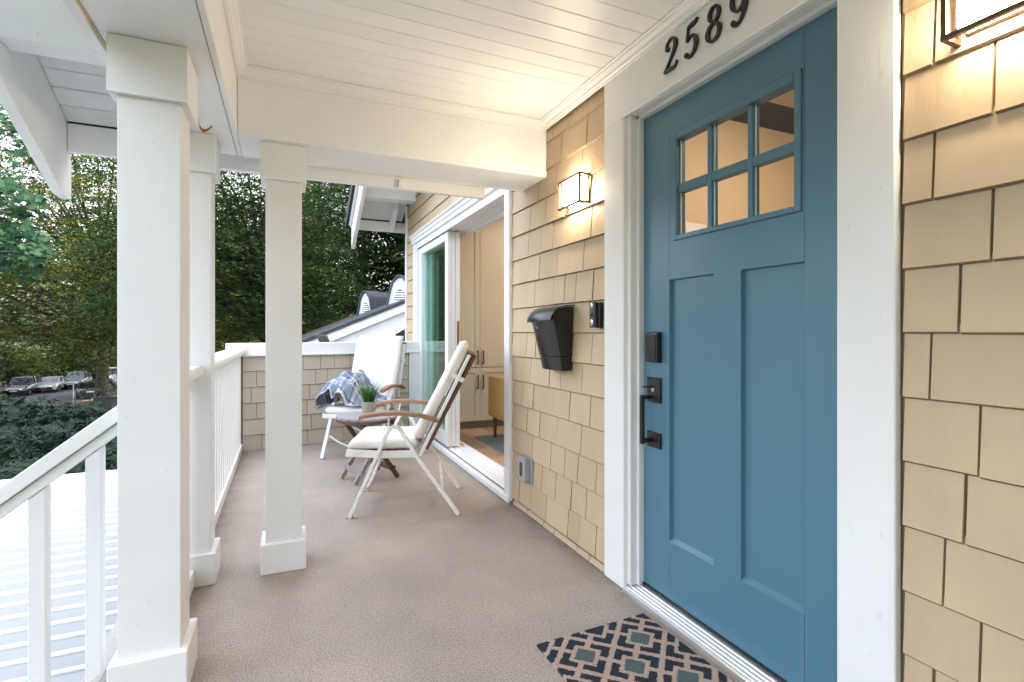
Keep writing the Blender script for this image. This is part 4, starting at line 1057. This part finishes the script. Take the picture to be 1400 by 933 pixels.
def dormer(u,vb,vt,y,hw,nx_,ny_,deep):
    """gabled dormer: u,vb,vt sight lines to the middle of its foot and to its peak, facing (nx,ny)"""
    base=npt(u,vb,y); zt=npt(u,vt,y).z; a_=base.z; nrm=Vector((nx_,ny_,0)).normalized(); tg=Vector((-nrm.y,nrm.x,0))
    if tg.x<0: tg=-tg
    hgt=zt-a_
    def sec(pts,off): return [tuple(Vector((base.x,base.y,0))+tg*p[0]-nrm*off+Vector((0,0,p[1]))) for p in pts]
    f=[(-hw,a_-.9),(hw,a_-.9),(hw*.96,a_+.08*hgt),(hw*.52,a_+.78*hgt),(hw*.16,zt-.02),(-hw*.16,zt-.02),(-hw*.52,a_+.78*hgt),(-hw*.96,a_+.08*hgt)]
    d_=MB(); d_.loft([sec(f,0),sec(f,deep)]); do=d_.build('dormer',M['stucco'],nh)
    o_=[(-hw*1.10,a_-.12),(-hw*.60,a_+.82*hgt),(-hw*.17,zt+.05),(hw*.17,zt+.05),(hw*.60,a_+.82*hgt),(hw*1.10,a_-.12)]
    i_=[(p[0]*.94,p[1]-.045) for p in o_]
    rr=MB(); rr.loft([sec(o_+i_[::-1],-.07),sec(o_+i_[::-1],deep)]); rr.build('dormer_roof',M['slatelight'],do)
    vw=hw*.46; vz0=a_+.10*hgt; vz1=a_+.52*hgt
    pts=[(-vw,vz0),(vw,vz0)]+[(vw*math.cos(q),vz0+(vz1-vz0)*math.sin(q)) for q in [k*math.pi/8 for k in range(1,8)]]
    v=MB(); v.loft([sec(pts,-.012),sec(pts,-.001)]); v.build('vent',M['darkgap'],do)
    for k in range(4):
        q=(k+.5)/4.6; h2=vw*math.sqrt(max(.05,1-q*q)); z=vz0+(vz1-vz0)*q
        v=MB(); r4=[(-h2,z-.012),(h2,z-.012),(h2,z+.022),(-h2,z+.022)]; v.loft([sec(r4,-.035),sec(r4,-.013)]); v.build('louvre',M['white'],do)
dormer(500,429,400,YN+3.6,.30,-.80,-.60,1.6)
dormer(547,414,379,YN+1.3,.36,-.62,-.78,2.4)
for u0,u1,v0,v1,nm in ((541,560,447,480,'window'),(509,528,463,482,'window')):
    a=npt(u0,v1); b=npt(u1,v0)
    if u0>530: m=MB(); m.prism([(a.x,a.z),(b.x,a.z),(b.x,b.z),(a.x,b.z-.18)],'y',YN+.03,YN+.049); m.build('window',M['darkgap'],nh)
    else: m=MB(); m.prism([(a.x,a.z),(b.x,a.z),(b.x,b.z-.02),(b.x-.02,b.z)],'y',YN+.03,YN+.049); m.build('window',M['greydark'],nh)
a=npt(529.5,480); b=npt(540,458)
m=MB(); m.box(a.x,b.x,YN-.02,YN+.045,a.z,b.z); m.build('window_post',M['white'],nh,bevel=.01)
a=npt(440,464,11.3)
fl_=thing('floodlight','square grey metal floodlight pointing down at the neighbour\'s roof edge','floodlight',tuple(a))
m=MB(); c=a
m.loft([[(c.x-.13,11.2,c.z+.09),(c.x+.10,11.2,c.z+.07),(c.x+.10,11.38,c.z+.09),(c.x-.13,11.38,c.z+.11)],[(c.x-.03,11.22,c.z-.09),(c.x+.17,11.22,c.z-.09),(c.x+.17,11.36,c.z-.09),(c.x-.03,11.36,c.z-.09)]])
m.build('housing',M['chrome'],fl_)
m=MB(); m.bar((c.x+.07,11.3,c.z-.09),(c.x+.07,11.3,-2.2),.04,.04); m.build('post',M['greyplastic'],fl_)

# ------------------------------------------------------------------ foliage tools
def mesh_np(name,verts,faces_n,m,nper):
    """verts (K,nper,3) -> polygons of nper vertices"""
    K=verts.shape[0]; me=bpy.data.meshes.new(name)
    me.vertices.add(K*nper); me.vertices.foreach_set('co',verts.reshape(-1).astype(np.float32))
    me.loops.add(K*nper); me.loops.foreach_set('vertex_index',np.arange(K*nper,dtype=np.int32))
    me.polygons.add(K); me.polygons.foreach_set('loop_start',np.arange(0,K*nper,nper,dtype=np.int32)); me.polygons.foreach_set('loop_total',np.full(K,nper,dtype=np.int32))
    me.update(calc_edges=True); me.materials.append(m); return me
def norm(v): return v/np.maximum(1e-6,np.linalg.norm(v,axis=-1,keepdims=True))
def leaves(c,nrm,dirs,ln,wd):
    """diamond leaves: centres, normals, long directions"""
    d=norm(dirs-(dirs*nrm).sum(-1,keepdims=True)*nrm); s=np.cross(nrm,d)
    ln=ln[:,None]; wd=wd[:,None]
    return np.stack([c-d*ln*.5,c+s*wd*.5-d*ln*.05,c+d*ln*.5,c-s*wd*.5-d*ln*.05],1)
def make_tree(name,lab,group,base,trunk_top,crown_c,radii,nspray,nleaf,lsize,spr,seed,lm,bark,tr,nlimb=10,droop=.25,inner=.35,lean=(0,0),cutlow=None):
    rs=np.random.RandomState(seed); rg=random.Random(seed)
    t=thing(name,lab,'tree',tuple(base),0,group); b0=Vector(base)
    mb=MB(); tops=Vector((lean[0],lean[1],trunk_top))
    path=[Vector((0,0,-.3))]+[Vector((lean[0]*q*q+rg.uniform(-.12,.12)*tr*2,lean[1]*q*q+rg.uniform(-.12,.12)*tr*2,trunk_top*q)) for q in (.08,.2,.35,.5,.65,.8,1)]
    mb.tube(path,[tr*1.5,tr*1.15,tr,tr*.92,tr*.82,tr*.68,tr*.5,tr*.15],9)
    cc=Vector(crown_c)
    u=norm(rs.normal(size=(nspray,3))); rad=(rs.uniform(inner**3,1,nspray)**(1/3))[:,None]
    cs=u*rad*np.array(radii)*(1+.12*np.sin(u[:,:1]*7+seed)+.1*np.sin(u[:,2:3]*9+seed*2))+np.array(cc)
    if cutlow is not None:
        k=cs[:,2]>cutlow+rs.uniform(-.6,.6,nspray); cs=cs[k]; u=u[k]
    ns=len(cs)
    for k in range(nlimb):
        i=rs.randint(ns); tgt=Vector(cs[i]); q=rg.uniform(.25,.9)
        st=Vector((lean[0]*q*q,lean[1]*q*q,trunk_top*q)); 
        if tgt.z<st.z-.5: tgt.z=st.z+rg.uniform(-.3,1.5)
        mid=(st+tgt)*.5+Vector((rg.uniform(-.3,.3),rg.uniform(-.3,.3),rg.uniform(.0,.12)*(tgt-st).length)); r0=tr*(.55-.35*q)
        pth=[st,st.lerp(mid,.5)+Vector((0,0,.05)),mid,mid.lerp(tgt,.5)+Vector((rg.uniform(-.2,.2),rg.uniform(-.2,.2),.1)),tgt]
        mb.tube(pth,[r0,r0*.75,r0*.55,r0*.35,r0*.1],6)
        for _ in range(3):
            p0=pth[rg.choice((2,3))]; e=p0+Vector((rg.uniform(-1,1),rg.uniform(-1,1),rg.uniform(-.1,.6)))*(min(radii)*.35)
            mb.tube([p0,p0.lerp(e,.5)+Vector((0,0,.1)),e],[r0*.3,r0*.2,r0*.05],5)
    tk=mb.build('trunk',bark,t,smooth=True,local=True)
    # sprays: flat, slightly drooping fans of leaves
    out=np.stack([u[:,0],u[:,1],np.zeros(ns)],1)+rs.normal(size=(ns,3))*.25; out[:,2]=0; out=norm(out)
    perp=np.stack([-out[:,1],out[:,0],np.zeros(ns)],1)
    sr=spr*rs.uniform(.6,1.35,ns)
    r=np.sqrt(rs.uniform(0,1,(ns,nleaf))); th=rs.uniform(0,2*np.pi,(ns,nleaf))
    a=r*np.cos(th)*sr[:,None]*1.25; b=r*np.sin(th)*sr[:,None]*.8
    P=cs[:,None,:]+out[:,None,:]*a[...,None]+perp[:,None,:]*b[...,None]
    tilt=rs.uniform(-.08,.22,ns)[:,None]
    P[...,2]+=-droop*(a+sr[:,None])**2/np.maximum(.3,sr[:,None])*.35-tilt*a+rs.normal(size=(ns,nleaf))*lsize*.22
    nr=np.zeros((ns,nleaf,3)); nr[...,2]=1; nr+=rs.normal(size=nr.shape)*.30+out[:,None,:]*.22; nr=norm(nr)
    dr=rs.normal(size=nr.shape)
    K=ns*nleaf; L=lsize*rs.uniform(.6,1.3,K)
    me=mesh_np('crown',leaves(P.reshape(K,3),nr.reshape(K,3),dr.reshape(K,3),L,L*.62),None,lm,4)
    o=bpy.data.objects.new('crown',me); COL.objects.link(o); o.parent=t
    return t
LM={'olive':leafmat('olive leaves',[(.008,.018,.002),(.027,.043,.004),(.062,.076,.007),(.13,.112,.011)]),
'green':leafmat('green leaves',[(.009,.026,.006),(.022,.052,.011),(.042,.084,.018),(.085,.125,.028)]),
'dark':leafmat('dark leaves',[(.007,.020,.006),(.016,.038,.010),(.032,.060,.016),(.058,.088,.024)]),
'maple':leafmat('maple leaves',[(.008,.034,.015),(.016,.056,.024),(.029,.082,.034),(.048,.108,.044)],.2),
'rhodo':leafmat('rhododendron leaves',[(.0024,.010,.0052),(.0045,.017,.009),(.008,.026,.0135),(.017,.037,.019)],.08,.6)}
# street tree left: wide layered crown
make_tree('street_tree','wide spreading olive green street tree behind the parked cars, left of the columns','trees along the street',FS(44,-35.2,-4.9),15,(0,0,13.2),(13.5,13.5,14.5),2500,115,.19,1.9,1,LM['olive'],M['bark'],.42,80,.24,.2,cutlow=4.1)
make_tree('street_tree','tall green tree rising behind the wide street tree at far left','trees along the street',FS(66,-70,-4.9),16,(0,0,12),(13,13,13),900,50,.40,1.7,2,LM['green'],M['bark'],.5,18,.4,.2)
make_tree('street_tree','dense green tree at the far end of the street beyond the white car','trees along the street',FS(84,-62,-4.9),16,(0,0,12.5),(15,15,13.5),900,50,.46,1.9,3,LM['olive'],M['bark'],.5,18,.4,.2)
make_tree('street_tree','dark tree filling the gap between the outer columns','trees along the street',FS(72,-38,-4.9),17,(0,0,13),(14,14,14),1000,50,.42,1.8,4,LM['dark'],M['bark'],.5,18,.4,.2)
# yard tree with big leaning limbs seen between the columns
make_tree('yard_tree','dark leafy tree with thick leaning limbs seen between the two slim columns','trees behind the porch',FS(22,-9.6,-2.4),9,(-2.2,-.5,6.8),(5.8,5.8,6.4),1900,95,.10,1.05,5,LM['green'],M['bark'],.34,44,.26,.2,lean=(-4.2,1.0))
# tall thin trees behind the neighbour's roof
for i,(a_,s_,r_,lab,lm_,bk_) in enumerate(((34,-12.8,3.6,'tall slim tree with pale grey trunk just right of the middle column','green','barklight'),(31,-9.0,3.2,'tall slim dark tree behind the left end of the slate roof','dark','bark'),
    (36,-8.0,3.8,'tall leafy tree rising behind the dormers of the slate roof','green','bark'),(33,-4.6,3.6,'tall green tree beside the corner of the shingled house wall','green','bark'),(40,-15.5,4.4,'tall green tree hidden partly by the middle column','dark','bark'))):
    make_tree('forest_tree',lab,'trees behind the porch',FS(a_,s_,-2.3),17,(0,0,8.6),(r_,r_,9.8),950,76,.13,.92,20+i,LM[lm_],M[bk_],.20,30,.26,.15)
for i,(a_,s_,lab) in enumerate(((62,-24,'far dark tree behind the slim trees, left of the roof overhang'),(64,-10,'far dark tree deep in the wood behind the slate roof'),(60,4,'far dark tree hidden behind the house corner'),(58,-36,'far dark tree behind the leaning yard tree'))):
    make_tree('forest_tree',lab,'trees behind the porch',FS(a_,s_,-2.5),17,(0,0,9.5),(8.5,8.5,10.5),620,44,.36,1.4,40+i,LM['dark'],M['bark'],.32,16,.35,.15)
# added unseen trees: those east block the low sun, one left dims the sky
src=[o for o in bpy.data.objects if o.name.startswith('forest_tree') and 'house corner' in o.get('label','')][0]
for i,(x_,y_,lab) in enumerate(((14,8,'added unseen tree blocking the sun east of the house, level with the far end of the porch'),(15,15,'added unseen tree blocking the sun east of the neighbouring house'),(13,22,'added unseen tree blocking the sun behind the neighbouring house'),(12,31,'added unseen tree blocking the sun well behind the neighbouring house'),(-19,-9,'added unseen tree dimming the sky left of the house behind the viewer'))):
    c=copy_tree(src); c.location=(x_,y_,-2.5); c.rotation_euler=(0,0,i*1.3); c['label']=lab
# low shrubs at the wood's edge
for i,(a_,s_,r_,h_,lab) in enumerate(((17,-7.6,2.2,1.5,'round dark shrub low behind the end wall, left of the middle column'),(26,-12.5,3.5,2.6,'dark bush under the leaning yard tree'),(27,-6.5,3.6,2.8,'dark bush behind the low end of the slate roof'),(49,-57,5,4.2,'broad dark shrub beyond the street behind the brown car'),(58,-58,5.5,4.6,'broad dark shrub beyond the street behind the silver sedan'),(70,-58,6,5,'broad dark shrub beyond the street near the tree trunk'),(84,-54,7,5,'broad dark shrub at the far end of the street'))):
    rs=np.random.RandomState(60+i); b=FS(a_,s_,-2.2 if s_>-40 else -4.9); t=thing('shrub',lab,'shrub',tuple(b),0,'shrubs behind the end wall' if s_>-40 else 'shrubs beyond the street')
    n=9000; u=norm(rs.normal(size=(n,3))); u[:,2]=np.abs(u[:,2]); rr=rs.uniform(.55,1,n)[:,None]
    c=u*rr*np.array([r_,r_,h_])*(1+.18*np.sin(u[:,:1]*8)*np.cos(u[:,1:2]*7)); nr=norm(u+rs.normal(size=u.shape)*.5+np.array([0,0,.4])); L=(.13 if s_>-40 else .34)*rs.uniform(.6,1.4,n)
    o=bpy.data.objects.new('foliage',mesh_np('foliage',leaves(c,nr,rs.normal(size=u.shape),L,L*.6),None,LM['dark'],4)); COL.objects.link(o); o.parent=t
    m=MB()
    for k in range(7):
        q=rs.uniform(-1,1,2); m.tube([(0,0,-.3),(q[0]*r_*.3,q[1]*r_*.3,h_*.4),(q[0]*r_*.7,q[1]*r_*.7,h_*.75)],[.05,.035,.01],5)
    m.build('stem',M['bark'],t,smooth=True,local=True)
# maple whose leafy bough hangs into the upper left corner
def maple():
    rs=np.random.RandomState(9); rg=random.Random(9)
    base=FS(11.5,-14.5,-2.2); t=thing('maple_tree','maple bough with large lobed blue green leaves hanging at the upper left edge','tree',tuple(base))
    lobes=[(0,-.12),(.10,-.05),(.42,-.16),(.34,.05),(.56,.20),(.32,.24),(.30,.40),(.13,.36),(0,.72)]
    shp=lobes+[(-x,y) for x,y in lobes[-2:0:-1]]
    shp=np.array([(x,y-.2,0) for x,y in shp]); n=len(shp)
    shp[:,2]=-np.abs(shp[:,0])*.35
    # boughs: pixel-free world ends, sprays follow them
    mb=MB(); mb.tube([(0,0,-.3),(.1,0,2.5),(.0,.2,5),(.3,.1,8)],[.22,.18,.14,.05],9)
    C=[];Nn=[]
    def spray(p,r,k,fl=.5):
        for _ in range(k):
            q=norm(rs.normal(size=3))*r*rs.uniform(.2,1)**.5; q[2]*=fl; C.append(np.array(p)+q); Nn.append(norm(np.array([0.15,-.55,.75])+rs.normal(size=3)*.35))
    for (a,s,z,r,k) in ((9.4,-9.2,3.15,.42,95),(9.2,-8.75,2.75,.42,110),(9.2,-8.9,3.55,.45,90),(9.3,-9.4,2.55,.4,70),(9.0,-8.45,2.55,.26,40),(9.6,-9.0,4.9,.5,80),(9.4,-8.75,4.45,.38,60),(9.8,-9.6,5.4,.6,80),(9.7,-9.9,4.0,.6,90),(9.6,-10.2,3.0,.6,90),(10.2,-11,4.5,.9,140),(10.5,-11.5,6,1.1,150),(10.8,-12.5,3.4,1.1,140),(11,-13,5,1.3,160),(11.5,-14.5,7.5,1.6,200),(9.3,-8.85,2.25,.30,40)):
        p=FS(a,s,z)-base; spray(p,r,k,.75)
        st=Vector((0,0,min(7.5,max(2.5,p.z+.2)))); mid=st.lerp(p,.55)+Vector((0,0,.35)); mb.tube([st,mid,p],[.05,.03,.006],6)
    C=np.array(C);Nn=np.array(Nn); K=len(C); d=np.stack([rs.normal(size=K)*.6,rs.normal(size=K)*.6,-np.ones(K)],1)
    d=norm(d-(d*Nn).sum(1,keepdims=True)*Nn); s=np.cross(Nn,d); sz=(.17*rs.uniform(.65,1.25,K))[:,None,None]
    V=C[:,None,:]+sz*(shp[None,:,0:1]*s[:,None,:]+shp[None,:,1:2]*d[:,None,:]+shp[None,:,2:3]*Nn[:,None,:])
    o=bpy.data.objects.new('crown',mesh_np('maple crown',V,None,LM['maple'],n)); COL.objects.link(o); o.parent=t
    mb.build('trunk',M['bark'],t,smooth=True,local=True)
maple()
# rhododendron hedge beyond the white deck
def hedge():
    rs=np.random.RandomState(12)
    t=thing('hedge','dense dark green rhododendron hedge beyond the white deck','hedge',(-4,9,-1.9))
    org=np.array([-4,9,-1.9])
    def top(x,y): 
        q=np.clip((y-6.5)/1.0,0,1); base=-1.15+ .78*np.sqrt(np.clip(q,0,1))+.036*np.clip(y-7.5,0,5)-.02
        return base+.10*np.sin(x*1.7+y*.8)+.07*np.sin(x*3.1-y*2.3)+.05*np.sin(y*4.1+x*.7)
    # body: a dark leafy mass under the leaves
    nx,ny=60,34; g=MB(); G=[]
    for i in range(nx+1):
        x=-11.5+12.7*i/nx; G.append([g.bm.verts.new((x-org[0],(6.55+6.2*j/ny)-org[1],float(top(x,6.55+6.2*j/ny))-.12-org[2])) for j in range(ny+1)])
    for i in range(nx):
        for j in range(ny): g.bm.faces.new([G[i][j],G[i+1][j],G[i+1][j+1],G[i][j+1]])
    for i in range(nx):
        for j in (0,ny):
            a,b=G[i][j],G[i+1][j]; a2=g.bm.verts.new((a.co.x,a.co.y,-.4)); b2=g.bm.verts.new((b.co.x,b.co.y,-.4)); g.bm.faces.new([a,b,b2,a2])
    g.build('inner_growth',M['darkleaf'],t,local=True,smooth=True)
    n=11000; x=rs.uniform(-11,1.1,n); y=6.45+6.2*rs.uniform(0,1,n)**1.25; z=top(x,y)+rs.uniform(-.10,.05,n)
    nf=3600; xf=rs.uniform(-11,1.1,nf); yf=6.42+rs.uniform(-.05,.15,nf); zf=rs.uniform(-1.6,-.6,nf)
    P=np.concatenate([np.stack([x,y,z],1),np.stack([xf,yf,zf],1)]); ax=np.zeros_like(P); ax[:,2]=1
    ax[:n,1]=-np.clip((7.6-y),0,1)*.9; ax[n:,1]=-1.2; ax[n:,2]=.6; ax=norm(ax+rs.normal(size=ax.shape)*.33)
    k=7; K=len(P)*k; th=rs.uniform(0,2*np.pi,(len(P),1))+np.arange(k)[None,:]*2*np.pi/k+rs.normal(size=(len(P),k))*.15
    ref=norm(np.cross(ax,np.array([.3,.9,.1]))); r2=np.cross(ax,ref)
    dr=ref[:,None,:]*np.cos(th)[...,None]+r2[:,None,:]*np.sin(th)[...,None]; lift=rs.uniform(-.35,.45,(len(P),k))[...,None]
    d=norm(dr+ax[:,None,:]*lift); nr=norm(ax[:,None,:]-dr*lift); L=.088*rs.uniform(.7,1.3,(len(P),k))
    c=P[:,None,:]+d*L[...,None]*.55
    V=leaves(c.reshape(K,3),nr.reshape(K,3),d.reshape(K,3),L.reshape(K),L.reshape(K)*.34)-org
    o=bpy.data.objects.new('foliage',mesh_np('hedge leaves',V,None,LM['rhodo'],4)); COL.objects.link(o); o.parent=t
hedge()

# ------------------------------------------------------------------ street furniture: planter, sign post
pl=thing('planter','dark timber raised planter around the foot of the street tree','planter',tuple(FS(42,-34.0,-4.9)))
m=MB()
for (a,s,a1,s1) in ((40.6,-33.1,40.6,-29.5),(43.6,-35.6,40.66,-33.14)):
    m.bar(FS(a,s,-4.45),FS(a1,s1,-4.45),.12,.95)
m.build('side_board',M['planter'],pl)
sp=thing('street_post','thin grey metal post standing by the kerb in front of the parked cars','post',tuple(FS(42.5,-36.4,-4.9)))
m=MB(); p=FS(42.5,-36.4,-4.9); m.tube([p,p+Vector((0,0,2.6))],.045,8); m.build('post',M['greyplastic'],sp)

# ------------------------------------------------------------------ parked cars
def make_car(lab,a,s,hd,kind,col):
    """local +X forward"""
    p=FS(a,s,-4.885); fd_=FS(hd[1],hd[0])
    c=thing('parked_car',lab,'car',tuple(p),math.atan2(fd_.y,fd_.x),'cars parked along the street')
    suv=kind=='suv'; pm_=paint('car paint '+lab[:14],col)
    hb=1.02 if suv else .92; ht=1.70 if suv else 1.42; L=2.3; W=.92
    st=[(-L,.42,hb-.10,W*.80),(-L+.10,.30,hb-.02,W*.93),(-1.6,.22,hb,W),(0,.20,hb-.02,W),(1.2,.22,hb-.06,W*.99),(1.9,.25,hb-.16,W*.95),(L-.08,.32,hb-.30,W*.85),(L,.40,hb-.38,W*.72)]
    secs=[]
    for x,z0,z1,w in st: secs.append([(x,-w*.9,z0),(x,-w,z0+.18),(x,-w,z1-.14),(x,-w*.90,z1),(x,w*.90,z1),(x,w,z1-.14),(x,w,z0+.18),(x,w*.9,z0)])
    m=MB(); m.loft(secs); o=m.build('body',pm_,c,smooth=True,local=True); smooth_by_angle(o,38)
    rr,fr=(-2.1,.75) if suv else (-1.75,.85); tr_,tf=(-1.75,.05) if suv else (-1.0,.05)
    def cab(x0,x1,z,w): return [(x0,-w,z),(x1,-w*.97,z),(x1,w*.97,z),(x0,w,z)]
    m=MB(); m.loft([cab(rr,fr,hb-.05,W*.86),cab(tr_,tf,ht-.06,W*.70)]); m.build('window_glass',M['carglass'],c,local=True)
    m=MB(); m.loft([cab(tr_-.06,tf+.06,ht-.06,W*.72),cab(tr_+.05,tf-.05,ht,W*.62)]); m.build('roof',pm_,c,bevel=.02,local=True)
    for sy in (1,-1):
        pl_=[((rr,sy*W*.86,hb-.05),(tr_,sy*W*.71,ht-.04),.07,.10),((fr,sy*W*.85,hb-.05),(tf,sy*W*.70,ht-.04),.06,.07),((-.45,sy*W*.87,hb-.05),(-.5,sy*W*.71,ht-.04),.05,.09)]
        if suv: pl_.append(((-1.35,sy*W*.87,hb-.05),(-1.3,sy*W*.71,ht-.04),.05,.12))
        for q in pl_: m=MB(); m.bar(*q); m.build('pillar',pm_,c,local=True)
    for x in (-1.38,1.38):
        for sy in (1,-1):
            m=MB(); m.lathe([(.2,-.11),(.33,-.11),(.345,-.06),(.345,.08),(.33,.11),(.2,.11)],(x,sy*(W-.10),.345),20,'y'); tw=m.build('wheel',M['tyre'],c,local=True)
            m=MB(); m.lathe([(0,sy*.085),(.12,sy*.112),(.215,sy*.100),(.215,sy*.04),(0,sy*.04)],(x,sy*(W-.10),.345),16,'y'); m.build('rim',M['rim'],tw,local=True)
    for sy in (1,-1):
        m=MB(); m.box(L-.16,L-.005,sy*.52-.15,sy*.52+.15,hb-.44,hb-.32); m.build('headlight',M['headlight'],c,bevel=.03,local=True)
        m=MB(); m.box(-L+.0,-L+.12,sy*.62-.14,sy*.62+.14,hb-.30,hb-.14); m.build('tail_light',M['taillight'],c,bevel=.02,local=True)
        m=MB(); m.box(.62,.78,sy*(W+.02)-.08,sy*(W+.02)+.08,hb-.0,hb+.12); m.build('mirror',pm_,c,bevel=.03,local=True)
    m=MB(); m.box(L-.06,L+.012,-.45,.45,.42,.56); m.build('grille',M['darkgap'],c,local=True)
    for x in (L+.014,-L-.012):
        m=MB(); m.box(x-.006,x+.006,-.26,.26,.50 if x>0 else .62,.61 if x>0 else .74); m.build('licence_plate',M['plate'],c,local=True)
    return c
AN=(.45,-.89)
make_car('dark brown car cut off by the left edge, end of the parked row',46.5,-47.3,AN,'sedan',(.045,.022,.018))
make_car('black suv in the parked row, second from the left edge',49.3,-47.1,AN,'suv',(.022,.014,.013))
make_car('silver grey sedan parked behind the black suv',52.5,-47.2,AN,'sedan',(.30,.30,.31))
make_car('dark slate blue suv parked left of the big tree trunk',55.5,-47.2,AN,'suv',(.05,.055,.07))
make_car('dark sedan seen from behind with red tail lights, beside the tree trunk',47.6,-39.3,(-.66,.75),'sedan',(.03,.035,.05))
make_car('white suv farthest up the street, right of the tree trunk',62.0,-48.4,(.62,-.78),'suv',(.75,.76,.78))
make_car('silver car beside the planter right of the tree trunk',57.0,-43.3,(-.66,.75),'sedan',(.5,.5,.52))
